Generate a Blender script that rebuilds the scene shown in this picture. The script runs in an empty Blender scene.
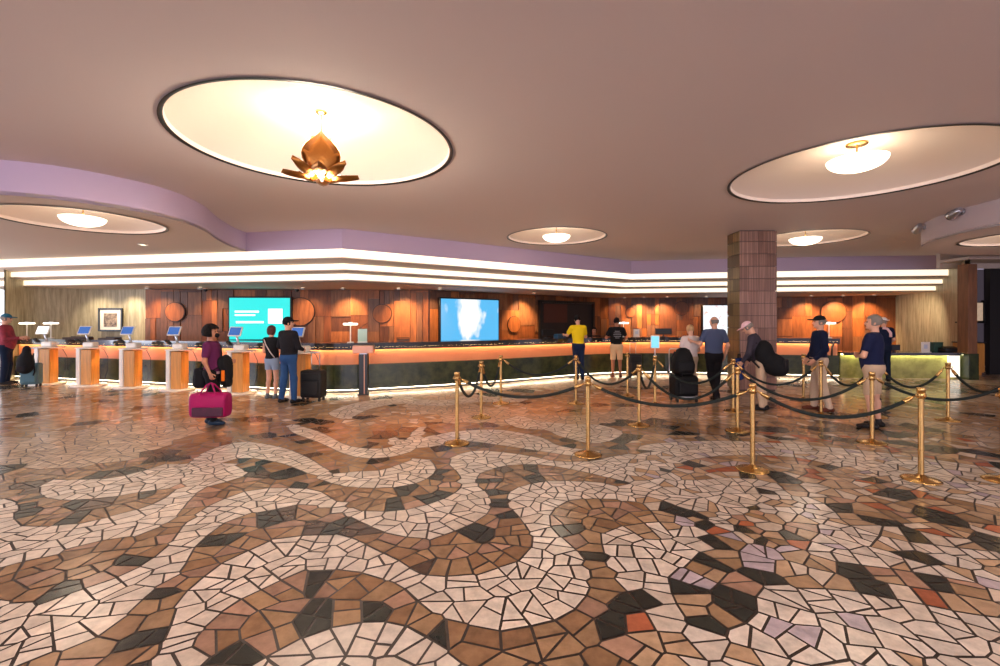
import bpy, bmesh, math, random
import numpy as np
from mathutils import Vector, Matrix, geometry

PI = math.pi
random.seed(7)
RNG = np.random.default_rng(11)
SC = bpy.context.scene
COL = SC.collection

# ------------------------------------------------------------------ camera, world, exposure
FPX, HOR, CAMZ = 455.0, 320.0, 1.65
cam_data = bpy.data.cameras.new('camera')
cam_data.sensor_width = 36.0
cam_data.lens = 36.0 * FPX / 1000.0
cam_data.shift_y = -(333.0 - HOR) / 1000.0
cam_data.clip_start = 0.05
cam = bpy.data.objects.new('camera', cam_data)
COL.objects.link(cam)
cam.location = (0, 0, CAMZ)
cam.rotation_euler = (PI / 2, 0, 0)
SC.camera = cam

world = bpy.data.worlds.new('world')
SC.world = world
world.use_nodes = True
world.node_tree.nodes['Background'].inputs[0].default_value = (0.62, 0.53, 0.70, 1)
world.node_tree.nodes['Background'].inputs[1].default_value = 0.8
SC.view_settings.view_transform = 'Standard'
SC.view_settings.look = 'None'
SC.view_settings.gamma = 1
SC.view_settings.use_curve_mapping = False
SC.view_settings.exposure = 0.92
SC.cycles.use_denoising = True
SC.cycles.max_bounces = 6
SC.cycles.diffuse_bounces = 4
SC.cycles.glossy_bounces = 3
SC.cycles.sample_clamp_indirect = 6.0


def light(name, typ, loc, energy, color, size=0.3, rot=None, **kw):
    d = bpy.data.lights.new(name, typ)
    d.energy = energy
    d.color = color
    if typ == 'AREA':
        d.shape = 'RECTANGLE'
        d.size, d.size_y = size if isinstance(size, tuple) else (size, size)
    else:
        d.shadow_soft_size = size
    for k, v in kw.items():
        setattr(d, k, v)
    o = bpy.data.objects.new(name, d)
    COL.objects.link(o)
    o.location = loc
    if rot:
        o.rotation_euler = rot
    return o


# unseen area lights added as fill, standing for daylight from behind and left
light('rear_fill', 'AREA', (0, -7.5, 2.2), 470, (0.90, 0.86, 1.0), (22, 2.6), (math.radians(78), 0, 0))
light('side_fill', 'AREA', (-16.6, 6.0, 1.9), 260, (0.80, 0.86, 1.0), (7, 2.4), (PI / 2, 0, -PI / 2))


# ------------------------------------------------------------------ pixel measurements to metres
def fl(x, y):
    """floor point seen at a measured place of the photograph"""
    Y = CAMZ * FPX / (y - HOR)
    return Vector(((x - 500) / FPX * Y, Y, 0))


def pt(x, y, Y):
    return Vector(((x - 500) / FPX * Y, Y, CAMZ - (y - HOR) / FPX * Y))


# ------------------------------------------------------------------ colours and materials
def srgb(r, g, b):
    def c(v):
        v /= 255.0
        return v / 12.92 if v <= 0.04045 else ((v + 0.055) / 1.055) ** 2.4
    return (c(r), c(g), c(b), 1.0)


def mat(name, col, rough=0.5, metal=0.0, emis=None, estr=0.0, coat=0.0, noise=None, bump=0.0,
        bscale=40, alpha=None, trans=0.0, spec=0.5, attr=None, stretch=None, sheen=0.0):
    m = bpy.data.materials.new(name)
    m.use_nodes = True
    nt = m.node_tree
    b = nt.nodes['Principled BSDF']
    b.inputs['Base Color'].default_value = col
    b.inputs['Roughness'].default_value = rough
    b.inputs['Metallic'].default_value = metal
    b.inputs['Coat Weight'].default_value = coat
    b.inputs['Coat Roughness'].default_value = 0.05
    b.inputs['Specular IOR Level'].default_value = spec
    b.inputs['Sheen Weight'].default_value = sheen
    if emis:
        b.inputs['Emission Color'].default_value = emis
        b.inputs['Emission Strength'].default_value = estr
    if trans:
        b.inputs['Transmission Weight'].default_value = trans
    if alpha is not None:
        b.inputs['Alpha'].default_value = alpha
    tc = nt.nodes.new('ShaderNodeTexCoord')
    mp = nt.nodes.new('ShaderNodeMapping')
    nt.links.new(tc.outputs['Object'], mp.inputs['Vector'])
    if stretch:
        mp.inputs['Scale'].default_value = stretch
    src = None
    if attr:
        at = nt.nodes.new('ShaderNodeAttribute')
        at.attribute_name = attr
        src = at.outputs['Color']
        nt.links.new(src, b.inputs['Base Color'])
    if noise:
        sc, amt, dark = noise          # scale, amount, second colour or None
        n = nt.nodes.new('ShaderNodeTexNoise')
        n.inputs['Scale'].default_value = sc
        n.inputs['Detail'].default_value = 6
        n.inputs['Roughness'].default_value = 0.65
        nt.links.new(mp.outputs['Vector'], n.inputs['Vector'])
        r = nt.nodes.new('ShaderNodeValToRGB')
        r.color_ramp.elements[0].position = 0.36
        r.color_ramp.elements[1].position = 0.66
        nt.links.new(n.outputs['Fac'], r.inputs['Fac'])
        mx = nt.nodes.new('ShaderNodeMix')
        mx.data_type = 'RGBA'
        if dark is None:
            mx.blend_type = 'MULTIPLY'
            mx.inputs['Factor'].default_value = amt
            if src: nt.links.new(src, mx.inputs['A'])
            else: mx.inputs['A'].default_value = col
            nt.links.new(r.outputs['Color'], mx.inputs['B'])
        else:
            mu = nt.nodes.new('ShaderNodeMath')
            mu.operation = 'MULTIPLY'
            mu.inputs[1].default_value = amt
            nt.links.new(r.outputs['Color'], mu.inputs[0])
            nt.links.new(mu.outputs[0], mx.inputs['Factor'])
            if src: nt.links.new(src, mx.inputs['A'])
            else: mx.inputs['A'].default_value = col
            mx.inputs['B'].default_value = dark
        nt.links.new(mx.outputs['Result'], b.inputs['Base Color'])
    if bump:
        n2 = nt.nodes.new('ShaderNodeTexNoise')
        n2.inputs['Scale'].default_value = bscale
        n2.inputs['Detail'].default_value = 3
        nt.links.new(mp.outputs['Vector'], n2.inputs['Vector'])
        bp = nt.nodes.new('ShaderNodeBump')
        bp.inputs['Strength'].default_value = bump
        bp.inputs['Distance'].default_value = 0.02
        nt.links.new(n2.outputs['Fac'], bp.inputs['Height'])
        nt.links.new(bp.outputs['Normal'], b.inputs['Normal'])
    return m


M = {}
M['ceiling'] = mat('painted_plaster', srgb(224, 211, 208), 0.75, spec=0.2)
M['soffit'] = mat('soffit_plaster', srgb(214, 198, 186), 0.75, spec=0.2)
M['fascia'] = mat('mauve_plaster', srgb(196, 176, 200), 0.75, spec=0.2)
M['dome'] = mat('dome_plaster', srgb(236, 220, 210), 0.7, spec=0.2)
M['rim'] = mat('black_rim', srgb(22, 18, 18), 0.35)
M['led'] = mat('warm_led_cove', (1, .9, .72, 1), 0.6, emis=(1, 0.89, 0.66, 1), estr=0.62)
M['stone'] = mat('floor_stone', (1, 1, 1, 1), 0.2, attr='stone', noise=(9, 0.28, None), spec=0.5, bump=0.05, bscale=14)
M['grout'] = mat('floor_grout', srgb(62, 48, 42), 0.5, noise=(20, .4, None))
M['wood'] = mat('relief_wood', srgb(150, 82, 44), 0.42, attr='stone', noise=(2.2, 0.45, None), stretch=(6, 6, .8), spec=.35)
M['ribwood'] = mat('grey_brown_wall', srgb(196, 182, 150), 0.6, noise=(3.0, 0.75, srgb(128, 114, 88)), stretch=(5, 5, .45))
M['jamb'] = mat('brown_jamb', srgb(140, 92, 60), 0.5, noise=(3, .4, None), stretch=(5, 5, .5))
M['column'] = mat('copper_slats', srgb(150, 110, 100), 0.34, metal=.1, attr='stone', noise=(6, 0.6, None), stretch=(9, 9, .12))
M['marble'] = mat('green_marble', srgb(36, 46, 34), 0.2, noise=(2.6, 0.5, srgb(92, 98, 56)), coat=.15, spec=.4)
M['onyx'] = mat('olive_onyx', srgb(176, 172, 96), 0.2, noise=(3.0, 0.7, srgb(100, 100, 48)), coat=.2)
M['granite'] = mat('black_granite', srgb(34, 32, 30), 0.12, noise=(60, .3, srgb(80, 78, 74)), coat=.5)
M['copperpanel'] = mat('copper_coloured_panel', srgb(214, 140, 100), 0.5, noise=(1.4, .25, srgb(190, 104, 70)))
M['amber_led'] = mat('amber_led', (1, .6, .25, 1), 0.5, emis=(1, 0.62, 0.27, 1), estr=30)
M['toe_led'] = mat('toe_led', (1, .9, .7, 1), 0.5, emis=(1, 0.84, 0.60, 1), estr=9)
M['brass'] = mat('polished_brass', srgb(204, 164, 102), 0.26, metal=1.0)
M['gold'] = mat('antique_gold_leaf', srgb(150, 98, 48), 0.3, metal=1.0, bump=.2, bscale=30)
M['rope'] = mat('dark_velvet_rope', srgb(36, 42, 40), 0.85, bump=.3, bscale=90, spec=.2)
M['bulb'] = mat('lit_glass', (1, 1, 1, 1), 0.4, emis=(1, .86, .62, 1), estr=3)
M['bowl'] = mat('lit_white_bowl', (1, .97, .9, 1), 0.4, emis=(1, .86, .64, 1), estr=1.3)
M['white'] = mat('white_laminate', srgb(236, 228, 216), 0.35, spec=.4)
M['oak'] = mat('honey_oak', srgb(222, 152, 72), 0.4, noise=(2.5, .3, None), stretch=(8, 8, .7))
M['black'] = mat('black_plastic', srgb(20, 20, 22), 0.35)
M['dark'] = mat('dark_grey', srgb(42, 40, 42), 0.5)
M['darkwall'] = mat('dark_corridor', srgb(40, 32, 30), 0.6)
M['chrome'] = mat('brushed_steel', srgb(206, 208, 216), 0.36, metal=1.0)
M['glass'] = mat('greenish_acrylic', srgb(190, 225, 205), 0.05, trans=.6)
M['pinkpanel'] = mat('pinkish_metal_plate', srgb(206, 150, 124), 0.35, metal=.3)
M['skin_light'] = mat('skin_light', srgb(214, 160, 132), 0.5)
M['skin_tan'] = mat('skin_tan', srgb(176, 118, 88), 0.5)
M['skin_brown'] = mat('skin_brown', srgb(128, 82, 60), 0.5)
M['hair_dark'] = mat('dark_hair', srgb(16, 11, 10), 0.75, spec=.2, bump=.6, bscale=60)
M['hair_grey'] = mat('grey_hair', srgb(120, 112, 104), 0.6, bump=.6, bscale=60)
M['hair_auburn'] = mat('auburn_hair', srgb(74, 34, 30), 0.6, bump=.6, bscale=60)
M['hair_blond'] = mat('blond_hair', srgb(190, 150, 104), 0.6, bump=.6, bscale=60)
M['eye'] = mat('eye_dark', srgb(20, 14, 12), 0.2)
M['lip'] = mat('lip', srgb(150, 84, 74), 0.5)


def cloth(name, r, g, b, rough=.85):
    M[name] = mat(name, srgb(r, g, b), rough, bump=.35, bscale=22, spec=.2)
    return M[name]


# ------------------------------------------------------------------ mesh helpers
def bm_new():
    return bmesh.new()


def box(bm, c, s, rot=0.0, bev=0.0, mi=0, seg=2, mtx=None):
    r = bmesh.ops.create_cube(bm, size=1.0)
    vs = r['verts']
    bmesh.ops.scale(bm, vec=Vector(s), verts=vs)
    fs = list({f for v in vs for f in v.link_faces})
    for f in fs: f.material_index = mi
    if bev:
        es = list({e for v in vs for e in v.link_edges})
        rr = bmesh.ops.bevel(bm, geom=es, offset=bev, segments=seg, affect='EDGES', profile=.5)
        vs = list({v for f in rr['faces'] for v in f.verts} | {v for v in vs if v.is_valid})
        for f in rr['faces']:
            f.material_index = mi
            f.smooth = True
    mx = Matrix.Translation(Vector(c)) @ (mtx if mtx is not None else Matrix.Rotation(rot, 4, 'Z'))
    bmesh.ops.transform(bm, matrix=mx, verts=vs)
    return vs


def loft(bm, rings, closed=True, cap=True, mi=0, smooth=True):
    """rings: lists of Vector with equal length"""
    vr = [[bm.verts.new(p) for p in ring] for ring in rings]
    n = len(vr[0])
    for a, b in zip(vr, vr[1:]):
        for i in range(n if closed else n - 1):
            j = (i + 1) % n
            try:
                f = bm.faces.new((a[i], a[j], b[j], b[i]))
                f.material_index = mi
                f.smooth = smooth
            except ValueError:
                pass
    if cap and closed:
        for ring, rev in ((vr[0], True), (vr[-1], False)):
            try:
                f = bm.faces.new(list(reversed(ring)) if rev else ring)
                f.material_index = mi
            except ValueError:
                pass
    return vr


def lathe(bm, prof, c=(0, 0, 0), seg=32, mi=0, smooth=True, cap=True):
    rings = []
    for r, z in prof:
        rings.append([Vector((c[0] + r * math.cos(2 * PI * k / seg), c[1] + r * math.sin(2 * PI * k / seg), c[2] + z)) for k in range(seg)])
    return loft(bm, rings, True, cap, mi, smooth)


def tube(bm, pts, r, seg=10, mi=0, cap=True):
    pts = [Vector(p) for p in pts]
    rs = r if isinstance(r, (list, tuple)) else [r] * len(pts)
    rings = []
    up = None
    for i, p in enumerate(pts):
        d = (pts[min(i + 1, len(pts) - 1)] - pts[max(i - 1, 0)]).normalized()
        if up is None:
            up = Vector((0, 0, 1)) if abs(d.z) < .9 else Vector((1, 0, 0))
        s = d.cross(up).normalized()
        u = s.cross(d).normalized()
        up = u
        rings.append([p + s * (rs[i] * math.cos(2 * PI * k / seg)) + u * (rs[i] * math.sin(2 * PI * k / seg)) for k in range(seg)])
    return loft(bm, rings, True, cap, mi)


def obj(name, bm, ms, parent=None, loc=None, smooth_angle=None):
    bmesh.ops.recalc_face_normals(bm, faces=bm.faces[:])
    me = bpy.data.meshes.new(name)
    bm.to_mesh(me)
    bm.free()
    for m in (ms if isinstance(ms, (list, tuple)) else [ms]):
        me.materials.append(m)
    o = bpy.data.objects.new(name, me)
    COL.objects.link(o)
    if parent: o.parent = parent
    if loc is not None: o.location = loc
    return o


def obj_raw(name, verts, faces, ms, parent=None, smooth=False, mids=None, fcol=None, loc=None):
    me = bpy.data.meshes.new(name)
    me.from_pydata([tuple(v) for v in verts], [], [tuple(int(i) for i in f) for f in faces])
    for m in (ms if isinstance(ms, (list, tuple)) else [ms]):
        me.materials.append(m)
    if mids is not None: me.polygons.foreach_set('material_index', mids)
    if smooth: me.polygons.foreach_set('use_smooth', [True] * len(me.polygons))
    if fcol is not None:
        a = me.attributes.new('stone', 'FLOAT_COLOR', 'CORNER')
        data = []
        for f, c in zip(faces, fcol): data += list(c) * len(f)
        a.data.foreach_set('color', data)
    me.update()
    o = bpy.data.objects.new(name, me)
    COL.objects.link(o)
    if parent: o.parent = parent
    if loc is not None: o.location = loc
    return o


def thing(name, label, cat, loc=(0, 0, 0), rotz=0.0, group=None):
    o = bpy.data.objects.new(name, None)
    o.empty_display_size = .1
    COL.objects.link(o)
    o.location = loc
    o.rotation_euler = (0, 0, rotz)
    return tag(o, label, cat, group)


def tag(o, label, cat, group=None):
    o['label'] = label
    o['category'] = cat
    if group: o['group'] = group
    return o


def struct(o):
    o['kind'] = 'structure'
    return o


def copy_thing(root, loc, rotz, label, group=None):
    r = root.copy()
    COL.objects.link(r)
    r.location = loc
    r.rotation_euler = (0, 0, rotz)
    r['label'] = label
    if group: r['group'] = group
    for ch in list(root.children):
        c = ch.copy()
        COL.objects.link(c)
        c.parent = r
        for g in list(ch.children):
            d = g.copy()
            COL.objects.link(d)
            d.parent = c
    return r


def catmull(P, n=6, closed=False):
    P = [Vector(p).to_3d() if len(p) == 2 else Vector(p) for p in P]
    out = []
    N = len(P)
    for i in range(N if closed else N - 1):
        if closed: p0, p1, p2, p3 = P[(i - 1) % N], P[i], P[(i + 1) % N], P[(i + 2) % N]
        else: p0, p1, p2, p3 = P[max(i - 1, 0)], P[i], P[i + 1], P[min(i + 2, N - 1)]
        for k in range(n):
            t = k / n
            out.append(.5 * ((2 * p1) + (p2 - p0) * t + (2 * p0 - 5 * p1 + 4 * p2 - p3) * t * t + (3 * p1 - p0 - 3 * p2 + p3) * t ** 3))
    if not closed: out.append(P[-1])
    return out


def offset(line, d):
    """shift an open plan polyline sideways (positive: towards larger Y for a line running to +X)"""
    L = [Vector((p[0], p[1])) for p in line]
    out = []
    for i, p in enumerate(L):
        ns = []
        if i > 0:
            e = (L[i] - L[i - 1]).normalized()
            ns.append(Vector((-e.y, e.x)))
        if i < len(L) - 1:
            e = (L[i + 1] - L[i]).normalized()
            ns.append(Vector((-e.y, e.x)))
        n = sum(ns, Vector((0, 0))).normalized()
        out.append(p + n * (d / max(.4, n.dot(ns[0]))))
    return out


def ribbon(bm, A, zA, B, zB, mi=0, smooth=False):
    va = [bm.verts.new((p[0], p[1], zA)) for p in A]
    vb = [bm.verts.new((p[0], p[1], zB)) for p in B]
    for i in range(len(va) - 1):
        f = bm.faces.new((va[i], va[i + 1], vb[i + 1], vb[i]))
        f.material_index = mi
        f.smooth = smooth


def planar(outer, holes):
    """triangulated plan polygon with holes -> 2-D verts, triangles"""
    vs, es, loops = [], [], []
    for loop in [outer] + holes:
        s = len(vs)
        vs += [Vector((p[0], p[1])) for p in loop]
        es += [(s + i, s + (i + 1) % len(loop)) for i in range(len(loop))]
    r = geometry.delaunay_2d_cdt(vs, es, [], 0, 1e-5)
    ov, of = r[0], r[2]
    def inside(p, loop):
        c = False
        for i in range(len(loop)):
            a, b = loop[i], loop[i - 1]
            if (a[1] > p[1]) != (b[1] > p[1]) and p[0] < (b[0] - a[0]) * (p[1] - a[1]) / (b[1] - a[1]) + a[0]: c = not c
        return c
    keep = []
    for f in of:
        c = sum((ov[i] for i in f), Vector((0, 0))) / len(f)
        if inside(c, outer) and not any(inside(c, h) for h in holes): keep.append(f)
    return ov, keep


def circle(cx, cy, r, n=64):
    return [(cx + r * math.cos(2 * PI * k / n), cy + r * math.sin(2 * PI * k / n)) for k in range(n)]

# ------------------------------------------------------------------ floor of irregular stones in swirling bands
def px_poly(P, n=4):
    """outline of a band, measured in the photograph, laid on the floor as a closed smooth curve"""
    return [Vector((p.x, p.y)) for p in catmull([fl(*p) for p in P], n, True)]


CREAM = [
    # arch with the long wave to its right, ending in the swirl
    [(150, 668), (160, 650), (172, 622), (180, 600), (200, 580), (222, 564), (250, 550), (275, 540), (300, 536), (335, 535), (352, 538),
     (375, 549), (398, 560), (420, 573), (440, 576), (462, 575), (482, 573), (500, 567), (518, 560), (530, 548), (532, 538), (527, 528),
     (518, 516), (509, 507), (507, 499), (510, 492), (520, 487), (535, 483), (550, 481), (570, 481), (600, 483), (622, 488), (645, 497),
     (640, 502), (610, 499), (580, 499), (565, 503), (554, 510), (550, 520), (554, 530), (566, 541), (582, 556), (590, 570), (590, 586),
     (583, 600), (570, 612), (550, 621), (525, 627), (503, 630), (480, 627), (455, 621), (438, 616), (420, 603), (403, 588), (385, 580),
     (360, 573), (338, 570), (300, 573), (265, 588), (235, 603), (213, 620), (197, 637), (183, 656), (176, 668)],
    # second wave above it
    [(-30, 606), (15, 603), (50, 600), (85, 588), (120, 576), (150, 560), (172, 541), (185, 524), (205, 508), (235, 495), (262, 489),
     (292, 488), (318, 491), (338, 502), (352, 509), (375, 511), (402, 510), (425, 505), (445, 498), (458, 490), (462, 481), (457, 472), (450, 464),
     (455, 456), (475, 451), (500, 452), (530, 456), (556, 461), (590, 461), (615, 456), (640, 453), (662, 459), (672, 468), (660, 477),
     (635, 482), (610, 478), (580, 471), (545, 465), (512, 465), (490, 470), (478, 476), (476, 484), (486, 492), (492, 503), (487, 513), (473, 523),
     (452, 532), (432, 538), (408, 537), (385, 532), (365, 524), (345, 514), (328, 507), (300, 505), (272, 510), (240, 517), (216, 529), (196, 547), (180, 572),
     (160, 585), (140, 602), (118, 622), (85, 642), (40, 657), (-30, 676)],
    # left waves
    [(-40, 500), (10, 500), (19, 508), (14, 518), (30, 526), (80, 523), (115, 515), (150, 505), (172, 493), (184, 478), (188, 462), (200, 455), (214, 462),
     (236, 466), (246, 474), (225, 482), (205, 488), (190, 500), (172, 520), (140, 534), (100, 541), (60, 551), (30, 560), (-40, 566)],
    [(40, 490), (46, 483), (70, 480), (110, 478), (142, 471), (166, 464), (184, 464), (180, 478), (166, 488), (140, 492), (110, 497), (70, 500), (45, 497)],
    # blob at the bottom edge
    [(235, 690), (262, 662), (287, 646), (315, 634), (345, 625), (375, 622), (402, 625), (422, 634), (440, 645), (455, 658), (470, 690)],
    # wave at (350, 480)
    [(318, 476), (328, 482), (345, 486), (372, 488), (402, 486), (424, 480), (436, 470), (430, 461), (416, 459), (400, 464), (380, 470), (350, 472)],
    # ring to the right of the swirl
    [(603, 548), (602, 538), (612, 530), (630, 525), (662, 522), (692, 526), (712, 535), (724, 546), (700, 553), (686, 566), (672, 574), (671, 590),
     (682, 612), (700, 628), (722, 630), (742, 624), (756, 612), (757, 596), (770, 585), (800, 588), (840, 590), (900, 600), (960, 612), (1040, 630),
     (1040, 700), (660, 700), (664, 652), (655, 628), (640, 605), (622, 586), (608, 570)],
    [(690, 520), (730, 528), (790, 545), (830, 560), (900, 570), (960, 580), (1040, 596), (1040, 560), (960, 548), (900, 540), (850, 525), (830, 508), (800, 495),
     (770, 503), (740, 515)],
    [(560, 493), (600, 492), (650, 497), (690, 510), (730, 515), (765, 500), (785, 490), (760, 480), (725, 478), (690, 480), (672, 472), (690, 460), (740, 455),
     (800, 458), (850, 470), (900, 485), (960, 500), (1050, 512), (1050, 476), (980, 466), (900, 455), (840, 448), (760, 442), (700, 441), (640, 446),
     (650, 462), (640, 478), (610, 486)],
    [(190, 462), (215, 448), (245, 442), (280, 447), (305, 456), (325, 468), (340, 478), (322, 480), (300, 470), (280, 463), (250, 458), (225, 462), (205, 472)],
    [(290, 424), (320, 432), (350, 446), (385, 448), (405, 440), (415, 430), (425, 433), (418, 446), (400, 455), (370, 458), (345, 454), (318, 442), (292, 432)],
    [(330, 412), (360, 402), (400, 398), (440, 400), (480, 396), (520, 398), (520, 402), (480, 402), (440, 406), (400, 404), (370, 409), (350, 418), (338, 418)],
    [(560, 436), (590, 443), (612, 440), (622, 432), (600, 425), (570, 424), (540, 421), (520, 416), (505, 421), (520, 428), (545, 430)],
    [(390, 436), (410, 441), (432, 436), (460, 431), (500, 430), (540, 437), (560, 446), (600, 452), (580, 456), (540, 451), (500, 445), (460, 441), (430, 447), (395, 447)],
]
TAN_ISLAND = [[(735, 520), (755, 512), (785, 512), (812, 520), (818, 533), (800, 545), (765, 546), (740, 536)]]
polys = [px_poly(p) for p in CREAM]
isl = [px_poly(p) for p in TAN_ISLAND]


def in_poly(X, Y, P):
    c = np.zeros(X.shape, bool)
    for i in range(len(P)):
        a, b = P[i], P[i - 1]
        if a.y == b.y: continue
        c ^= ((a.y > Y) != (b.y > Y)) & (X < (b.x - a.x) * (Y - a.y) / (b.y - a.y) + a.x)
    return c


def far_band(X, Y):
    """the bands go on towards the desk; their rhythm there"""
    return np.sin(1.55 * Y + 1.7 * np.sin(.55 * X + .8) + 1.2 * np.sin(.31 * X * 1.7 - Y * .6)) + .35 * np.sin(2.1 * X + Y) > .42


def build_floor():
    x0, x1, y0, y1 = -17.5, 17.5, .2, 17.0
    seeds, fixed = [], []
    segs = []
    d = .075
    for P in polys + isl:
        # resample evenly and put mirrored pairs of seeds on both sides, so that a joint follows the outline
        Q = P + [P[0]]
        L = [0]
        for a, b in zip(Q, Q[1:]): L.append(L[-1] + (b - a).length)
        s, i = 0.0, 0
        while s < L[-1] - .05:
            while L[i + 1] < s: i += 1
            t = (s - L[i]) / max(1e-6, L[i + 1] - L[i])
            c = Q[i].lerp(Q[i + 1], t)
            e = (Q[i + 1] - Q[i]).normalized()
            n = Vector((-e.y, e.x))
            dd = d * random.uniform(.85, 1.35)
            if c.y < 9.5:
                fixed += [(c.x + n.x * dd, c.y + n.y * dd), (c.x - n.x * dd, c.y - n.y * dd)]
            s += random.uniform(.11, .24)
        segs += list(zip(Q, Q[1:]))
    # free seeds on a loosened grid
    sp = .30
    gx, gy = np.meshgrid(np.arange(x0, x1, sp), np.arange(y0, y1, sp * .9))
    gx[::2] += sp / 2
    gx = gx + RNG.uniform(-.46, .46, gx.shape) * sp
    gy = gy + RNG.uniform(-.46, .46, gy.shape) * sp
    X, Y = gx.ravel(), gy.ravel()
    keep = RNG.uniform(0, 1, X.shape) > .2
    X, Y = X[keep], Y[keep]
    A = np.array([(a.x, a.y) for a, b in segs]); B = np.array([(b.x, b.y) for a, b in segs])
    ok = np.ones(X.shape, bool)
    for s in range(0, len(X), 4000):
        P = np.stack([X[s:s + 4000], Y[s:s + 4000]], 1)[:, None, :]
        AB = B - A
        t = np.clip(((P - A) * AB).sum(2) / np.maximum(1e-9, (AB ** 2).sum(1)), 0, 1)
        dist = np.linalg.norm(P - (A + t[..., None] * AB), axis=2).min(1)
        ok[s:s + 4000] = (dist > .19) | (Y[s:s + 4000] > 9.5)
    X, Y = X[ok], Y[ok]
    F = np.array(fixed)
    F = F[(F[:, 0] > x0) & (F[:, 0] < x1) & (F[:, 1] > y0)]
    S = np.vstack([F, np.stack([X, Y], 1)])
    nS = len(S)
    tri = geometry.delaunay_2d_cdt([Vector(p) for p in S], [], [], 0, 1e-6)
    V = np.array([(v.x, v.y) for v in tri[0]])
    orig = tri[3]
    T = np.array([f for f in tri[2] if len(f) == 3])
    a, b, c = V[T[:, 0]], V[T[:, 1]], V[T[:, 2]]
    D = 2 * (a[:, 0] * (b[:, 1] - c[:, 1]) + b[:, 0] * (c[:, 1] - a[:, 1]) + c[:, 0] * (a[:, 1] - b[:, 1]))
    D[np.abs(D) < 1e-9] = 1e-9
    sa, sb, sc = (a ** 2).sum(1), (b ** 2).sum(1), (c ** 2).sum(1)
    U = np.stack([(sa * (b[:, 1] - c[:, 1]) + sb * (c[:, 1] - a[:, 1]) + sc * (a[:, 1] - b[:, 1])) / D,
                  (sa * (c[:, 0] - b[:, 0]) + sb * (a[:, 0] - c[:, 0]) + sc * (b[:, 0] - a[:, 0])) / D], 1)
    around = [[] for _ in range(len(V))]
    for k, t in enumerate(T):
        for i in t: around[i].append(k)
    X, Y = V[:, 0], V[:, 1]
    cream = np.zeros(len(V), bool)
    for P in polys: cream |= in_poly(X, Y, P)
    for P in isl: cream &= ~in_poly(X, Y, P)
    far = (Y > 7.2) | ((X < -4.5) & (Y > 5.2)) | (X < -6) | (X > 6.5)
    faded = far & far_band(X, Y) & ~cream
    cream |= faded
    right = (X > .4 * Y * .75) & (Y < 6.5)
    verts, faces, cols, mids = [], [], [], []
    lin = lambda r, g, b: np.array(srgb(r, g, b)[:3])
    C = dict(cream=lin(242, 228, 214), cream2=lin(230, 210, 190), tan=lin(170, 136, 102), tan2=lin(152, 116, 84), pink=lin(190, 150, 126), green=lin(46, 50, 46),
             brown=lin(92, 72, 60), lilac=lin(206, 190, 198), orange=lin(190, 110, 76), sand=lin(204, 170, 136))

    def area(Q):
        return abs(sum(Q[i][0] * Q[i - 1][1] - Q[i][1] * Q[i - 1][0] for i in range(len(Q)))) / 2

    def clip(Q, px, py, nx, ny):
        """part of convex polygon Q on the side of the line the normal points to"""
        out = []
        for i in range(len(Q)):
            a, b = Q[i - 1], Q[i]
            da, db = (a[0] - px) * nx + (a[1] - py) * ny, (b[0] - px) * nx + (b[1] - py) * ny
            if (da >= 0) != (db >= 0):
                t = da / (da - db)
                out.append((a[0] + (b[0] - a[0]) * t, a[1] + (b[1] - a[1]) * t))
            if db >= 0: out.append(b)
        return out

    def split(Q, lim):
        if len(Q) < 3: return []
        A_ = area(Q)
        if A_ < lim: return [Q]
        cx = sum(q[0] for q in Q) / len(Q); cy = sum(q[1] for q in Q) / len(Q)
        sxx = sum((q[0] - cx) ** 2 for q in Q); syy = sum((q[1] - cy) ** 2 for q in Q); sxy = sum((q[0] - cx) * (q[1] - cy) for q in Q)
        th = .5 * math.atan2(2 * sxy, sxx - syy) + random.gauss(0, .38)
        r = math.sqrt(A_) * .13
        px, py = cx + random.uniform(-r, r), cy + random.uniform(-r, r)
        nx, ny = math.cos(th), math.sin(th)
        l2 = lim * random.uniform(.75, 1.35)
        return split(clip(Q, px, py, nx, ny), l2) + split(clip(Q, px, py, -nx, -ny), l2)

    for i in range(len(V)):
        ks = around[i]
        if len(ks) < 3: continue
        P = U[ks]
        ctr = V[i]
        if not (x0 + .4 < ctr[0] < x1 - .4 and y0 + .3 < ctr[1] < y1 - .4): continue
        P = P[np.argsort(np.arctan2(P[:, 1] - ctr[1], P[:, 0] - ctr[0]))]
        if np.abs(P - ctr).max() > .9: continue
        Q = [tuple(P[0])]
        for p in P[1:]:
            if max(abs(p[0] - Q[-1][0]), abs(p[1] - Q[-1][1])) > .006: Q.append(tuple(p))
        if len(Q) < 3: continue
        r = random.random()
        lim = .023 if cream[i] else .030
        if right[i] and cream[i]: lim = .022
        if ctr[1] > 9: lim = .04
        whole = None
        if cream[i]:
            if right[i] and r < .03: whole = C['green']
        elif right[i]:
            if r < .17: whole = C['green']
            elif r < .23: whole = C['lilac']
        else:
            if r < .21: whole = C['green']
            elif r < .26: whole = C['brown']
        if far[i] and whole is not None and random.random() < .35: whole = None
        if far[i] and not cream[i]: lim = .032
        if whole is not None: lim = .021
        for S_ in split(Q, lim):
            if len(S_) < 3 or area(S_) < .0012: continue
            g = random.uniform(.005, .0095)
            E_ = list(zip(S_, S_[1:] + S_[:1]))
            sg = 1 if sum(a[0] * b[1] - a[1] * b[0] for a, b in E_) > 0 else -1
            T_ = S_
            for a, b in E_:
                ex, ey = b[0] - a[0], b[1] - a[1]
                ln = math.hypot(ex, ey)
                if ln < 1e-5: continue
                nx, ny = -ey / ln * sg, ex / ln * sg
                T_ = clip(T_, a[0] + nx * g, a[1] + ny * g, nx, ny)
                if len(T_) < 3: break
            if len(T_) < 3: continue
            r = random.random()
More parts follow.
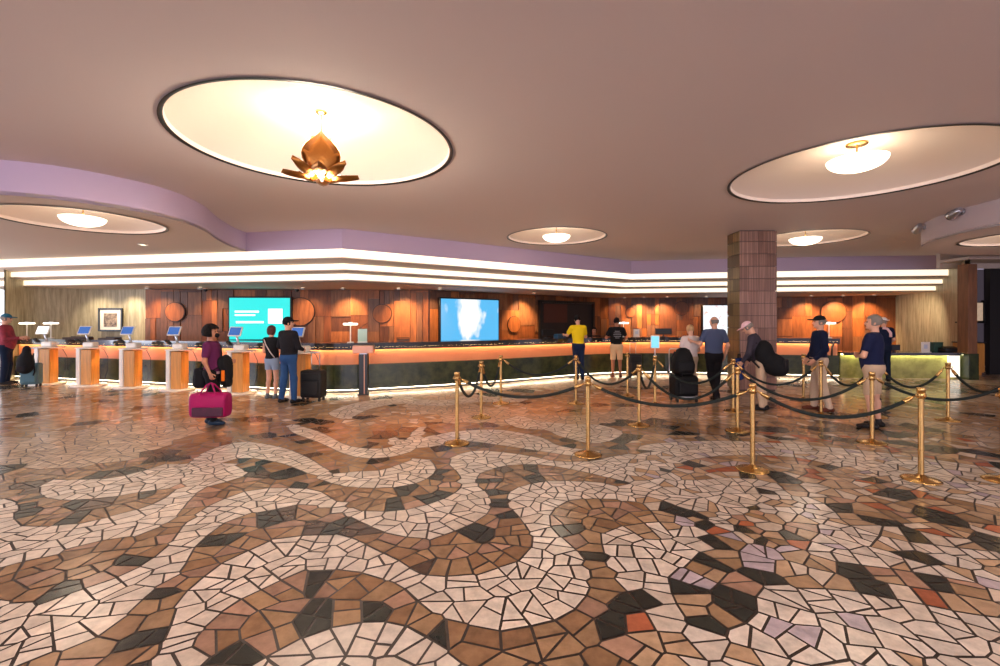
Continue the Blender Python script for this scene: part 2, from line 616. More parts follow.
            if whole is not None: c = whole
            elif cream[i]:
                if right[i] and r < .12: c = C['sand']
                elif right[i] and r < .17: c = C['lilac']
                else:
                    r2 = random.random() * .7
                    c = C['cream'] * (1 - r2) + C['cream2'] * r2
                    if faded[i]: c = C['sand'] * .6 + c * .4
            elif right[i]:
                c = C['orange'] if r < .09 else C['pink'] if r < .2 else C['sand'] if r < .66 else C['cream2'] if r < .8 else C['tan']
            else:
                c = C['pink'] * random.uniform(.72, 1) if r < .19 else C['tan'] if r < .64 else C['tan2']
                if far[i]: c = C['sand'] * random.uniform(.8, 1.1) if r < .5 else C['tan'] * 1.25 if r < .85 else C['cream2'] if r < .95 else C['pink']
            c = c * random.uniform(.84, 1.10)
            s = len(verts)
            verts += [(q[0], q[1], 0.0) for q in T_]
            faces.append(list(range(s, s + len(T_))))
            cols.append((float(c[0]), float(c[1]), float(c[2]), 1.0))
            mids.append(0)
    s = len(verts)
    verts += [(-18, -10, -.003), (18, -10, -.003), (18, 22, -.003), (-18, 22, -.003), (-18, -10, -.2), (18, -10, -.2), (18, 22, -.2), (-18, 22, -.2)]
    for f in ((0, 1, 2, 3), (7, 6, 5, 4), (0, 4, 5, 1), (1, 5, 6, 2), (2, 6, 7, 3), (3, 7, 4, 0)):
        faces.append([s + q for q in f])
        cols.append((.1, .07, .05, 1))
        mids.append(1)
    struct(obj_raw('floor', verts, faces, [M['stone'], M['grout']], mids=mids, fcol=cols))


build_floor()

# ------------------------------------------------------------------ ceilings, domes, light coves
ZC, ZL = CAMZ + 2.067, CAMZ + 1.613
F0 = [(-15.5, 12.62), (-3.57, 10.28), (4.6, 15.94), (10.42, 14.9), (14.72, 14.48)]
WALL = [(-11.3, 14.05), (-10.7, 13.8), (-2.2, 14.2), (4.6, 19.3), (10, 18.8), (15.0, 17.2)]
DOMES = dict(big=(-2.13, 5.42, 1.53, ZC, .42), right=(5.02, 6.4, 1.60, ZC, .42), middle=(1.40, 11.3, 1.2, ZC, .34), behind=(7.75, 11.55, 1.25, ZC, .34),
             left=(-6.8, 7.42, 1.10, ZL, .32), side=(10.5, 8.8, 1.15, ZL, .32),
             r1=(-6.5, -1.5, 1.5, ZC, .42), r2=(1.0, -2.5, 1.5, ZC, .42), r3=(7.5, -1.0, 1.5, ZC, .42))


def flat(name, outer, holes, z, m, thick=.06):
    v2, tri = planar(outer, holes)
    bm = bm_new()
    vs = [bm.verts.new((v.x, v.y, z)) for v in v2]
    fs = []
    for f in tri:
        try: fs.append(bm.faces.new([vs[i] for i in f]))
        except ValueError: pass
    r = bmesh.ops.extrude_face_region(bm, geom=fs)
    up = [g for g in r['geom'] if isinstance(g, bmesh.types.BMVert)]
    bmesh.ops.translate(bm, vec=(0, 0, thick), verts=up)
    return struct(obj(name, bm, m))


flat('ceiling', [(-18, -10), (18, -10), (18, 22), (-18, 22)], [circle(*DOMES[k][:3]) for k in ('big', 'right', 'middle', 'behind', 'r1', 'r2', 'r3')], ZC, M['ceiling'])

# lower curved ceiling on the left and its upstand
KID = [(-17.9, 5.2), (-11, 5.0), (-8, 5.55), (-6.2, 5.95), (-5.45, 6.7), (-5.25, 7.4), (-5.35, 8.2), (-5.7, 9.2), (-5.95, 10.2), (-6.0, 10.78)]
kid = [(p.x, p.y) for p in catmull(KID, 5)] + [(-15.5, 12.62), (-17.9, 13.1)]
flat('ceiling_left', kid, [circle(*DOMES['left'][:3])], ZL, M['soffit'], .05)
bm = bm_new()
ribbon(bm, kid[:-2], ZL, kid[:-2], ZC, 0, True)
ribbon(bm, [(p[0] - .03, p[1] + .03) for p in kid[:-2]], ZL, [(p[0] - .03, p[1] + .03) for p in kid[:-2]], ZC, 0, True)
struct(obj('trim_1', bm, M['fascia']))

# lower round ceiling on the right
cR, rR = (11.96, 7.88), 3.43
disc = circle(cR[0], cR[1], rR, 96)
flat('ceiling_right', disc, [circle(*DOMES['side'][:3])], ZL, M['ceiling'], .05)
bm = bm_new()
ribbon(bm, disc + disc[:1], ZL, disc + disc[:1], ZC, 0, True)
struct(obj('trim_2', bm, mat('drum_plaster_shaded', srgb(190, 174, 176), .75, spec=.2)))  # same plaster as the ceiling, its shade painted in as a darker colour

# stepped ceiling edge with three lit coves
KZ = [CAMZ + k for k in (1.613, 1.425, 1.33, 1.20, 1.137, 1.0)]
F1, F2 = offset(F0, .42), offset(F0, .84)
bm = bm_new()
ribbon(bm, F0, ZC, F0, KZ[0], 1)
for A, B, za, zb, zc in ((F0, F1, KZ[0], KZ[1], KZ[2]), (F1, F2, KZ[2], KZ[3], KZ[4])):
    ribbon(bm, A, za, A, zb, 2)
    A1 = offset(A, -.015)
    ribbon(bm, A, zb, A1, zb - .004, 0); ribbon(bm, A1, zb - .004, A1, zb - .028, 0)
    ribbon(bm, A1, zb - .028, B, zc, 0)
ribbon(bm, F2, KZ[4], F2, KZ[5], 2)
A1 = offset(F2, -.015)
ribbon(bm, F2, KZ[5], A1, KZ[5] - .004, 0); ribbon(bm, A1, KZ[5] - .004, A1, KZ[5] - .03, 0); ribbon(bm, A1, KZ[5] - .03, F2, KZ[5] - .03, 0)
struct(obj('trim_3', bm, [M['soffit'], M['fascia'], M['led']]))
ZW = CAMZ + .93
loop = [(p[0], p[1], KZ[5] - .03) for p in F2]
back = [(15.6, 17.0), (10, 19.3), (4.5, 19.9), (-2.3, 14.7), (-10.7, 14.6), (-13.6, 14.8), (-15.8, 14.9)]
v2, tri = planar([(a[0], a[1]) for a in loop] + back, [])
bm = bm_new()
zz = {(round(a[0], 3), round(a[1], 3)): a[2] for a in loop}
vs = [bm.verts.new((v.x, v.y, zz.get((round(v.x, 3), round(v.y, 3)), ZW))) for v in v2]
for f in tri: bm.faces.new([vs[i] for i in f])
struct(obj('ceiling_rear', bm, M['soffit']))

for n, (cx, cy, r, z0, h) in DOMES.items():
    bm = bm_new()
    R = (r * r + h * h) / (2 * h)
    prof = [(r + .035, -.012), (r, -.014), (r - .012, 0.0)]
    lathe(bm, prof, (cx, cy, z0), 96, 1, True, False)
    prof = [(r - .012, 0), (r - .02, .05)]
    lathe(bm, prof, (cx, cy, z0), 96, 0, False, False)
    r2 = r - .02
    prof = [(r2, .05)]
    for k in range(1, 15):
        t = 1 - k / 14
        rr = r2 * math.sin(t * PI / 2) ** 1.0
        prof.append((max(rr, .001), .05 + (h - .05) * (1 - (rr / r2) ** 2)))
    lathe(bm, prof, (cx, cy, z0), 96, 0, True, False)
    struct(obj('ceiling_dome', bm, [M['dome'], M['rim']]))

# ------------------------------------------------------------------ lamps in the domes
WARM = (1.0, .83, .64)


def petal(bm, ang, tilt, L, W, r0, z0, mi=0, bend=.35, sharp=0):
    """a pointed, slightly cupped leaf of thin metal leaving the axis"""
    A = Matrix.Rotation(ang, 4, 'Z')
    rows = []
    for i in range(9):
        t = i / 8
        w = W * (math.sin(PI * min(1, t * .93 + .07)) ** .8) * (1 - .25 * t)
        if sharp: w = W * 1.08 * (math.sin(PI * min(1, t * .80 + .20)) ** .75) * (1 - t ** 5)
        a = tilt + bend * t
        y = r0 + L * t * math.cos(a)
        z = z0 + L * t * math.sin(a)
        row = []
        for j in range(5):
            u = (j - 2) / 2
            row.append(A @ Vector((u * w / 2, y - .10 * W * u * u, z + .22 * W * u * u)))
        rows.append(row)
    top = [[bm.verts.new(p) for p in r] for r in rows]
    bot = [[bm.verts.new(p - Vector((0, 0, .006))) for p in r] for r in rows]
    for G in (top, bot):
        for i in range(8):
            for j in range(4):
                f = bm.faces.new((G[i][j], G[i][j + 1], G[i + 1][j + 1], G[i + 1][j]))
                f.smooth = True
    for i in range(8):
        for j in (0, 4):
            bm.faces.new((top[i][j], top[i + 1][j], bot[i + 1][j], bot[i][j]))


def lotus_lamp(cx, cy, z0, h):
    zb = CAMZ + 1.72
    t = thing('lotus_chandelier', 'gilded lotus flower chandelier hanging in the large lit dome', 'chandelier', (cx, cy, zb))
    top = z0 + h - zb
    bm = bm_new(); lathe(bm, [(.001, top - .004), (.075, top - .006), (.06, top - .03), (.02, top - .05), (.001, top - .055)]); obj('canopy', bm, M['brass'], t)
    bm = bm_new(); tube(bm, [(0, 0, .26), (0, 0, top - .04)], .009, 8); obj('rod', bm, M['brass'], t)
    bm = bm_new(); lathe(bm, [(.001, -.03), (.05, -.015), (.07, .02), (.03, .05), (.02, .3), (.001, .31)], seg=20); obj('stem', bm, M['brass'], t)
    for k in range(3):
        bm = bm_new(); petal(bm, PI + .37 + k * 2 * PI / 3, 1.28, .45, .40, .12, -.04, bend=.22, sharp=1); obj('petal', bm, M['gold'], t)
    for k in range(8):
        bm = bm_new(); petal(bm, k * PI / 4 + .3, -.06 + .26 * (k % 2), .31, .20, .13, -.05, bend=.22); obj('petal', bm, M['gold'], t)
    for k in range(6):
        a = k * PI / 3 + PI / 6
        bm = bm_new(); c = (.19 * math.cos(a), .19 * math.sin(a), .03)
        bmesh.ops.create_uvsphere(bm, u_segments=12, v_segments=8, radius=.028, matrix=Matrix.Translation(c))
        obj('bulb', bm, M['bulb'], t)
    light('chandelier_light', 'POINT', (cx, cy, zb + .42), 60, WARM, .22)
    light('chandelier_glow', 'POINT', (cx, cy, zb - .08), 105, WARM, .25)


def bowl_lamp(cx, cy, z0, h, r, label, e_up, e_dn, dz):
    zb = z0 + dz
    t = thing('bowl_pendant', label, 'pendant lamp', (cx, cy, zb), 0, 'white bowl pendant lamps in the ceiling domes')
    top = z0 + h - zb
    bm = bm_new(); lathe(bm, [(.001, top - .004), (.13, top - .006), (.13, top - .03), (.001, top - .034)]); obj('canopy', bm, M['brass'], t)
    bm = bm_new(); tube(bm, [(0, 0, -.02), (0, 0, top - .03)], .01, 8); obj('rod', bm, M['brass'], t)
    prof = [(.001, -r * .46)]
    for k in range(1, 12):
        a = k / 12 * PI / 2
        prof.append((r * math.sin(a), -r * .46 * math.cos(a)))
    prof += [(r, 0), (r - .015, .004)] + [(max(.001, p[0] - .015), p[1] + .014) for p in reversed(prof)]
    bm = bm_new(); lathe(bm, prof, seg=40); obj('bowl', bm, M['bowl'], t)
    light('pendant_up', 'POINT', (cx, cy, zb + .03), e_up, WARM, .1)
    if e_dn: light('pendant_down', 'POINT', (cx, cy, z0 - .34), e_dn, WARM, .35)


d = DOMES['big']; lotus_lamp(d[0], d[1], d[3], d[4])
for k, lb, eu, ed in (('right', 'white glowing bowl pendant in the wide dome upper right', 2.2, 12),
                      ('middle', 'white glowing bowl pendant in the small dome above the queue', 2, 9),
                      ('behind', 'white glowing bowl pendant in the dome beside the column', 2, 9),
                      ('left', 'white glowing bowl pendant in the lower ceiling at the left', 2, 9),
                      ('side', 'white glowing bowl pendant in the round lowered ceiling', 4, 9)):
    d = DOMES[k]
    rad, dz = dict(right=(.36, .19), middle=(.34, .02), behind=(.36, .0), left=(.30, .05), side=(.34, .10))[k]
    bowl_lamp(d[0], d[1], d[3], d[4], rad, lb, eu, ed, dz)
for k in ('r1', 'r2', 'r3'):
    d = DOMES[k]
    light('rear_dome_fill', 'POINT', (d[0], d[1], d[3] + .02), 150, (1, .84, .66), .25)  # fill lights added in the unseen domes behind the camera

# ------------------------------------------------------------------ walls
def wall_band(name, line, z0, z1, m, thick=.12, sub=1):
    back_ = offset(line, thick)
    bm = bm_new()
    ribbon(bm, line, z0, line, z1, 0, sub > 1)
    ribbon(bm, back_, z0, back_, z1)
    ribbon(bm, line, z1, back_, z1)
    return struct(obj(name, bm, m))


LEFT = [(-13.45, 12.38), (-13.68, 12.8), (-13.72, 13.4), (-13.2, 13.85), (-12.4, 14.0), (-11.5, 14.0), (-10.6, 13.85)]
ll = [(p.x, p.y) for p in catmull(LEFT, 6)]
bmw = wall_band('wall_left', ll, 0, ZC, M['ribwood'], .03, 2)
RIGHT = [(14.95, 17.3), (14.75, 15.6), (14.35, 14.6), (13.75, 13.6), (13.12, 12.85)]
rr_ = [(p.x, p.y) for p in catmull(RIGHT, 6)]
wall_band('wall_right', rr_, 0, ZC - .3, M['ribwood'], .12, 2)

# relief wall of wooden blocks and discs behind the desk
RL = [(-10.75, 13.82), (-2.2, 14.2), (4.6, 19.3), (10, 18.8), (14.98, 17.2)]
WTOP = CAMZ + .93


def relief_wall():
    V, Fc, Cc = [], [], []
    base = [srgb(154, 90, 46), srgb(130, 74, 40), srgb(172, 104, 58), srgb(104, 62, 40), srgb(140, 92, 60), srgb(116, 80, 62)]

    def blk(o, e, n, s0, s1, z0, z1, d0, d1, col):
        s = len(V)
        for dd in (d0, d1):
            for (a, z) in ((s0, z0), (s1, z0), (s1, z1), (s0, z1)):
                p = o + e * a - n * dd
                V.append((p.x, p.y, z))
        for f in ((4, 5, 6, 7), (0, 1, 5, 4), (1, 2, 6, 5), (2, 3, 7, 6), (3, 0, 4, 7)):
            Fc.append([s + q for q in f]); Cc.append(col)

    def dsc(o, e, n, sc, zc, r, d1, col, ring=False):
        k, s = 28, len(V)
        for dd in (0, d1):
            for i in range(k):
                a = 2 * PI * i / k
                p = o + e * (sc + r * math.cos(a)) - n * dd
                V.append((p.x, p.y, zc + r * math.sin(a)))
        Fc.append([s + k + i for i in range(k)]); Cc.append(col)
        for i in range(k):
            j = (i + 1) % k
            Fc.append([s + i, s + j, s + k + j, s + k + i]); Cc.append(col)

    for a, b in zip(RL, RL[1:]):
        a, b = Vector(a), Vector(b)
        e = (b - a).normalized(); n = Vector((-e.y, e.x)); L = (b - a).length
        blk(a, e, n, 0, L, 0, WTOP, -.1, 0, srgb(70, 36, 22))
        s = 0.0
        while s < L - .05:
            w = min(random.uniform(.28, .8), L - s)
            z = .3
            while z < WTOP - .06:
                h = random.choice((.45, .7, 1.0, 1.5))
                h = min(h, WTOP - z)
                if random.random() < .45 and w > .4:     # a cell of narrow staves
                    q = 3
                    for i in range(q):
                        blk(a, e, n, s + i * w / q + .004, s + (i + 1) * w / q - .004, z + .005, z + h - .005, 0, random.uniform(.015, .07), random.choice(base))
                else:
                    blk(a, e, n, s + .005, s + w - .005, z + .005, z + h - .005, 0, random.uniform(.01, .07), random.choice(base))
                z += h
            s += w
        s = .9
        while s < L - .8:
            r = random.choice((.16, .2, .28, .42))
            zc = random.uniform(1.45, 2.15)
            c = random.choice(base[:3])
            dsc(a, e, n, s, zc, r + .02, .078, srgb(54, 28, 18))
            dsc(a, e, n, s, zc, r, .09, c)
            s += random.uniform(1.5, 2.6)
    return struct(obj_raw('wall_back', V, Fc, M['wood'], fcol=Cc))


relief_wall()


def seg_pt(a, b, t, off=0.0):
    a, b = Vector(a), Vector(b)
    e = (b - a).normalized()
    p = a.lerp(b, t)
    return p - Vector((-e.y, e.x)) * off, math.atan2(e.y, e.x)


# dark opening in the relief wall
def on_wall(seg, xpix, off):
    """point of wall segment seg that is seen in column xpix, moved off the wall"""
    a, b = Vector(RL[seg]), Vector(RL[seg + 1])
    k = (xpix - 500) / FPX
    e = b - a
    t = (k * a.y - a.x) / (e.x - k * e.y)
    return seg_pt(a, b, t, off)


p0, rz = on_wall(1, 537, 0)
p1, _ = on_wall(1, 590, 0)
w = (p1 - p0).length
c = (p0 + p1) / 2
nrm = Vector((math.sin(rz), -math.cos(rz)))
bm = bm_new()
box(bm, (0, 0, 1.15), (w, .02, 2.3), mi=0)
box(bm, (-w / 2, -.04, 1.17), (.09, .1, 2.34), mi=1); box(bm, (w / 2, -.04, 1.17), (.09, .1, 2.34), mi=1); box(bm, (0, -.04, 2.34), (w + .09, .1, .09), mi=1)
box(bm, (-w * .22, -.02, 1.9), (w * .42, .03, .7), mi=2)
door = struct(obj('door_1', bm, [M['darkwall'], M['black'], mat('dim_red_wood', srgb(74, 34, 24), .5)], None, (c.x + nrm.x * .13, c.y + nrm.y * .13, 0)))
door.rotation_euler = (0, 0, rz)

# ------------------------------------------------------------------ screens on the walls
TV_TEAL = mat('teal_display', (.03, .05, .05, 1), .3, emis=srgb(20, 228, 222), estr=.6)
TV_WHITE = mat('white_display_text', (1, 1, 1, 1), .3, emis=(.80, 1, .98, 1), estr=.6)
TV_BLUE = mat('blue_display', (.05, .05, .05, 1), .3)
nt = TV_BLUE.node_tree; b = nt.nodes['Principled BSDF']
tc = nt.nodes.new('ShaderNodeTexCoord'); mp = nt.nodes.new('ShaderNodeMapping'); mp.inputs['Scale'].default_value = (1.1, 1, .62)
ns = nt.nodes.new('ShaderNodeTexNoise'); ns.inputs['Scale'].default_value = 2.6; ns.inputs['Detail'].default_value = 7
gr = nt.nodes.new('ShaderNodeTexGradient'); gr.gradient_type = 'SPHERICAL'
mp2 = nt.nodes.new('ShaderNodeMapping'); mp2.inputs['Location'].default_value = (.12, 0, -.15); mp2.inputs['Scale'].default_value = (1.5, 1, .9)
ad = nt.nodes.new('ShaderNodeMath'); ad.operation = 'MULTIPLY_ADD'; ad.inputs[1].default_value = .75
cr = nt.nodes.new('ShaderNodeValToRGB'); cr.color_ramp.elements[0].position = .64; cr.color_ramp.elements[1].position = .86
cr.color_ramp.elements[0].color = srgb(84, 184, 238); cr.color_ramp.elements[1].color = (1, 1, 1, 1)
nt.links.new(tc.outputs['Object'], mp.inputs['Vector']); nt.links.new(tc.outputs['Object'], mp2.inputs['Vector'])
nt.links.new(mp.outputs['Vector'], ns.inputs['Vector']); nt.links.new(mp2.outputs['Vector'], gr.inputs['Vector'])
nt.links.new(gr.outputs['Fac'], ad.inputs[0]); nt.links.new(ns.outputs['Fac'], ad.inputs[2]); nt.links.new(ad.outputs[0], cr.inputs['Fac'])
nt.links.new(cr.outputs['Color'], b.inputs['Emission Color']); b.inputs['Emission Strength'].default_value = .58
TV_PALE = mat('pale_display', (.05, .05, .05, 1), .3)
nt = TV_PALE.node_tree; b = nt.nodes['Principled BSDF']
tc = nt.nodes.new('ShaderNodeTexCoord'); ns = nt.nodes.new('ShaderNodeTexNoise'); ns.inputs['Scale'].default_value = 5; ns.inputs['Detail'].default_value = 8
cr = nt.nodes.new('ShaderNodeValToRGB'); cr.color_ramp.elements[0].position = .56; cr.color_ramp.elements[1].position = .66
cr.color_ramp.elements[0].color = (.86, .93, 1, 1); cr.color_ramp.elements[1].color = srgb(236, 170, 160)
nt.links.new(tc.outputs['Object'], ns.inputs['Vector']); nt.links.new(ns.outputs['Fac'], cr.inputs['Fac'])
nt.links.new(cr.outputs['Color'], b.inputs['Emission Color']); b.inputs['Emission Strength'].default_value = .66


def screen(label, p, rz, w, z0, z1, dm):
    zc, h = (z0 + z1) / 2, z1 - z0
    t = thing('wall_screen', label, 'screen', (p.x, p.y, zc), rz)
    bm = bm_new(); box(bm, (0, .03, 0), (w + .09, .10, h + .09), bev=.012); obj('housing', bm, M['black'], t)
    bm = bm_new(); box(bm, (0, -.024, 0), (w, .012, h)); d = obj('display', bm, dm, t)
    return t, d


p, rz = on_wall(0, 262.8, .17)
tw = 59 / FPX * p.y
z1, z0 = CAMZ + 22 / FPX * p.y, CAMZ - 19.3 / FPX * p.y
t, dsp = screen('teal wall screen showing white text lines, above the left part of the desk', p, rz, tw, z0, z1, TV_TEAL)
h = z1 - z0
bm = bm_new()
for (x, z, ww, hh) in ((-.21, .17, .40, .045), (-.24, .085, .34, .04), (-.16, -.085, .46, .05)):
    box(bm, (x * tw, -.034, z * h), (ww * tw, .006, hh * h), bev=.003)
box(bm, (.26 * tw, -.034, .06 * h), (.24 * tw, .006, .36 * h), bev=.003)
obj('display_text', bm, TV_WHITE, dsp)
p, rz = on_wall(1, 467, .2)
pa, _ = on_wall(1, 437.5, .2); pb, _ = on_wall(1, 494.5, .2)
screen('blue wall screen showing a white splash, above the middle of the desk', (pa + pb) / 2, rz, (pb - pa).length, CAMZ - .66, CAMZ + .67, TV_BLUE)
p, rz = on_wall(2, 722, .2)
screen('pale white wall screen half hidden behind the column', p, rz, 40 / FPX * p.y, CAMZ - .95, CAMZ + 14.5 / FPX * p.y, TV_PALE)

# framed picture on the left wall
p = Vector((-11.90, 13.90))
t = thing('framed_picture', 'small black framed picture of a dark figure on the ribbed wall', 'picture', (p.x, p.y, 1.66), math.radians(3))
fw = .66
bm = bm_new()
for (x, z, sx, sz) in ((0, fw / 2, fw + .05, .05), (0, -fw / 2, fw + .05, .05), (fw / 2, 0, .05, fw), (-fw / 2, 0, .05, fw)):
    box(bm, (x, 0, z), (sx, .05, sz), bev=.006)
obj('frame', bm, M['black'], t)
bm = bm_new(); box(bm, (0, .012, 0), (fw - .02, .02, fw - .02)); obj('mat_board', bm, mat('cream_mount', srgb(240, 232, 216), .6), t)
pm = mat('dark_print', srgb(60, 44, 40), .5, noise=(9, .8, srgb(196, 168, 140)))
bm = bm_new(); box(bm, (0, -.004, -.01), (fw * .58, .012, fw * .62)); obj('print', bm, pm, t)

# bright window at the far left, beyond the end of the ribbed wall
bm = bm_new(); box(bm, (-17.6, 14.5, 1.86), (.1, 9, 3.72)); struct(obj('wall_far_left', bm, M['ceiling']))
DAY = mat('daylit_glass', (1, 1, 1, 1), .2, emis=(.86, .94, 1, 1), estr=1.1)
bm = bm_new()
box(bm, (-17.5, 13.6, 1.7), (.04, 6.5, 2.6), mi=0)
for yy in (10.4, 12.5, 14.6, 16.8): box(bm, (-17.46, yy, 1.7), (.08, .07, 2.7), mi=1)
for zz_ in (.38, 1.55, 3.03): box(bm, (-17.46, 13.6, zz_), (.08, 6.5, .06), mi=1)
struct(obj('window_1', bm, [DAY, M['white']]))

# ------------------------------------------------------------------ right side: jamb, header, dark corridor
bm = bm_new(); box(bm, (13.06, 12.72, .42 + (3.2 - .42) / 2), (.26, .3, 3.2 - .42), bev=.01); struct(obj('trim_4', bm, M['jamb']))
bm = bm_new(); box(bm, (13.06, 12.70, .36), (.28, .33, .72), bev=.01); struct(obj('trim_5', bm, M['marble']))
bm = bm_new()
box(bm, (16.4, 13.6, 3.45), (6.6, .12, .53)); box(bm, (15.0, 13.1, 3.38), (3.9, .9, .08))
struct(obj('wall_header', bm, M['soffit']))
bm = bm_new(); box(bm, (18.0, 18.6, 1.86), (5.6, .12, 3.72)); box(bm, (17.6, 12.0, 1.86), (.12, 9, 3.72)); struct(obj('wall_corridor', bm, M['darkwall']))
bm = bm_new(); box(bm, (15.05, 13.85, 1.6), (.4, .12, 3.2)); box(bm, (16.4, 14.2, 1.6), (2.3, .12, 3.2))
struct(obj('wall_panel_right', bm, M['dark']))
t = thing('corridor_screen', 'small lit screen high in the dark corridor at the right', 'screen', (14.35, 13.75, 1.90), math.radians(4))
bm = bm_new(); box(bm, (0, .03, 0), (.56, .06, .60), bev=.01); obj('housing', bm, M['black'], t)
bm = bm_new(); box(bm, (0, -.006, 0), (.5, .012, .54)); obj('display', bm, mat('tan_display', srgb(200, 170, 140), .4, emis=srgb(200, 176, 150), estr=.3, noise=(4, .6, srgb(110, 80, 60))), t)
bm = bm_new(); box(bm, (-.05, .1, -.32), (.72, .22, .04), bev=.005); box(bm, (.36, .06, -.0), (.06, .1, .7), bev=.005); obj('bracket', bm, M['black'], t)
t = thing('hallway_cabinet', 'low honey brown cabinet in the dark corridor', 'cabinet', (14.15, 13.75, 0), 0)
bm = bm_new(); box(bm, (0, 0, .52), (.55, .4, .88), bev=.01); box(bm, (0, .02, .04), (.5, .34, .08)); obj('body', bm, M['oak'], t)
for s in (-1, 1):
    bm = bm_new(); box(bm, (s * .137, -.21, .52), (.26, .025, .82), bev=.006); dd = obj('door', bm, M['oak'], t)
    bm = bm_new(); box(bm, (s * .03, -.235, .6), (.015, .03, .12), bev=.004); obj('handle', bm, M['brass'], dd)
bm = bm_new(); box(bm, (0, -.01, .975), (.6, .45, .03), bev=.006); obj('top', bm, M['dark'], t)

# ------------------------------------------------------------------ column clad in ribbed copper-coloured tiles
def column():
    V, Fc, Cc = [], [], []
    x0, x1, y0, y1 = 5.53, 6.38, 10.5, 11.05
    def b_(xa, xb, ya, yb, za, zb, col):
        s = len(V)
        for z in (za, zb): V.extend([(xa, ya, z), (xb, ya, z), (xb, yb, z), (xa, yb, z)])
        for f in ((0, 3, 2, 1), (4, 5, 6, 7), (0, 1, 5, 4), (1, 2, 6, 5), (2, 3, 7, 6), (3, 0, 4, 7)):
            Fc.append([s + q for q in f]); Cc.append(col)
    b_(x0 + .02, x1 - .02, y0 + .02, y1 - .02, 0, ZC - .001, srgb(90, 64, 56))
    z, rows = 0.04, 0
    hues = [srgb(166, 124, 106), srgb(152, 112, 94), srgb(176, 134, 116)]
    while z < ZC - .05:
        h = .285
        z2 = min(z + h, ZC - .01)
        for face in range(4):
            Lf = (x1 - x0) if face % 2 == 0 else (y1 - y0)
            n = 4 if face % 2 == 0 else 2
            for i in range(n):
                a, b2 = i * Lf / n + .001, (i + 1) * Lf / n - .001
                dep = .008
                c = random.choice(hues)
                if face % 2: c = srgb(150, 124, 84) if random.random() < .6 else srgb(120, 96, 66)  # reflections of the light strips painted into the side tiles as olive
                if face == 0: b_(x0 + a, x0 + b2, y0 - dep, y0 + .03, z + .006, z2 - .006, c)
                elif face == 2: b_(x0 + a, x0 + b2, y1 - .03, y1 + dep, z + .006, z2 - .006, c)
                elif face == 1: b_(x1 - .03, x1 + dep, y0 + a, y0 + b2, z + .006, z2 - .006, c)
                else: b_(x0 - dep, x0 + .03, y0 + a, y0 + b2, z + .006, z2 - .006, c)
        z += h
    struct(obj_raw('wall_column', V, Fc, M['column'], fcol=Cc))


column()

# ------------------------------------------------------------------ reception desk
CP = [(-13.62, 12.76), (-10.2, 11.86), (-7.0, 11.0), (-4.6, 10.36), (-3.7, 10.18), (-2.6, 10.55), (-.9, 11.30), (.8, 12.25), (2.3, 13.15), (3.6, 13.7), (5.0, 13.8), (7.2, 13.35), (9.62, 12.90)]
cl = [(p.x, p.y) for p in catmull(CP, 5)]


def profile_strip(bm, line, pts, mi=0, smooth=True):
    """sweep a closed cross section [(depth, z)] along the plan line, with end caps"""
    offs = {d: offset(line, d) for d in {p[0] for p in pts}}
    rows = [[bm.verts.new((offs[d][i].x, offs[d][i].y, z)) for (d, z) in pts] for i in range(len(line))]
    n = len(pts)
    for a, b in zip(rows, rows[1:]):
        for j in range(n):
            k = (j + 1) % n
            f = bm.faces.new((a[j], b[j], b[k], a[k])); f.material_index = mi
    bm.faces.new(rows[0]).material_index = mi
    bm.faces.new(list(reversed(rows[-1]))).material_index = mi


desk = thing('reception_desk', 'long bent reception desk of green marble with a glowing orange band', 'reception desk', (0, 0, 0))
bm = bm_new(); profile_strip(bm, cl, [(-.04, 1.035), (-.04, 1.13), (.62, 1.13), (.62, 1.035)]); obj('countertop', bm, M['granite'], desk)
bm = bm_new(); profile_strip(bm, cl, [(.10, .64), (.10, 1.034), (.55, 1.034), (.55, .64)]); obj('upper_panel', bm, M['copperpanel'], desk)
bm = bm_new(); profile_strip(bm, cl, [(.055, 1.012), (.055, 1.034), (.085, 1.034), (.085, 1.012)]); obj('light_strip', bm, M['amber_led'], desk)
bm = bm_new(); profile_strip(bm, cl, [(-.03, .975), (-.03, 1.034), (.0, 1.034), (.0, .975)]); obj('light_cover', bm, M['granite'], desk)
bm = bm_new()
profile_strip(bm, cl, [(0, .08), (0, .64), (.56, .64), (.56, .08)])
obj('lower_panel', bm, M['marble'], desk)
bm = bm_new(); profile_strip(bm, cl, [(.07, 0), (.07, .079), (.5, .079), (.5, 0)]); obj('plinth', bm, M['dark'], desk)
bm = bm_new(); profile_strip(bm, cl, [(.012, .069), (.012, .0795), (.065, .0795), (.065, .069)]); obj('toe_light', bm, M['toe_led'], desk)
e = Vector(cl[-1])
bm = bm_new()
tube(bm, [(e.x - .06, e.y + .1, 1.03), (e.x - .12, e.y + .12, .86), (e.x - .13, e.y + .12, .64)], [.03, .02, .03], 8)
obj('end_bracket', bm, M['dark'], desk)

lcl = [(9.70, 12.86), (10.6, 12.78), (11.8, 12.74), (12.86, 12.72)]
ld = thing('accessible_desk', 'lower desk of lit olive stone at the right end', 'reception desk', (0, 0, 0))
bm = bm_new(); profile_strip(bm, lcl, [(-.05, .69), (-.05, .735), (.7, .735), (.7, .69)]); obj('countertop', bm, M['granite'], ld)
bm = bm_new(); profile_strip(bm, lcl, [(.12, .0), (.12, .689), (.6, .689), (.6, .0)]); obj('front_panel', bm, M['onyx'], ld)
bm = bm_new(); profile_strip(bm, lcl, [(.05, .668), (.05, .689), (.08, .689), (.08, .668)]); obj('light_strip', bm, mat('desk_led', (1, .9, .7, 1), .5, emis=(1, .93, .6, 1), estr=14), ld)
bm = bm_new(); profile_strip(bm, lcl, [(-.02, .655), (-.02, .689), (.02, .689), (.02, .655)]); obj('light_cover', bm, M['granite'], ld)
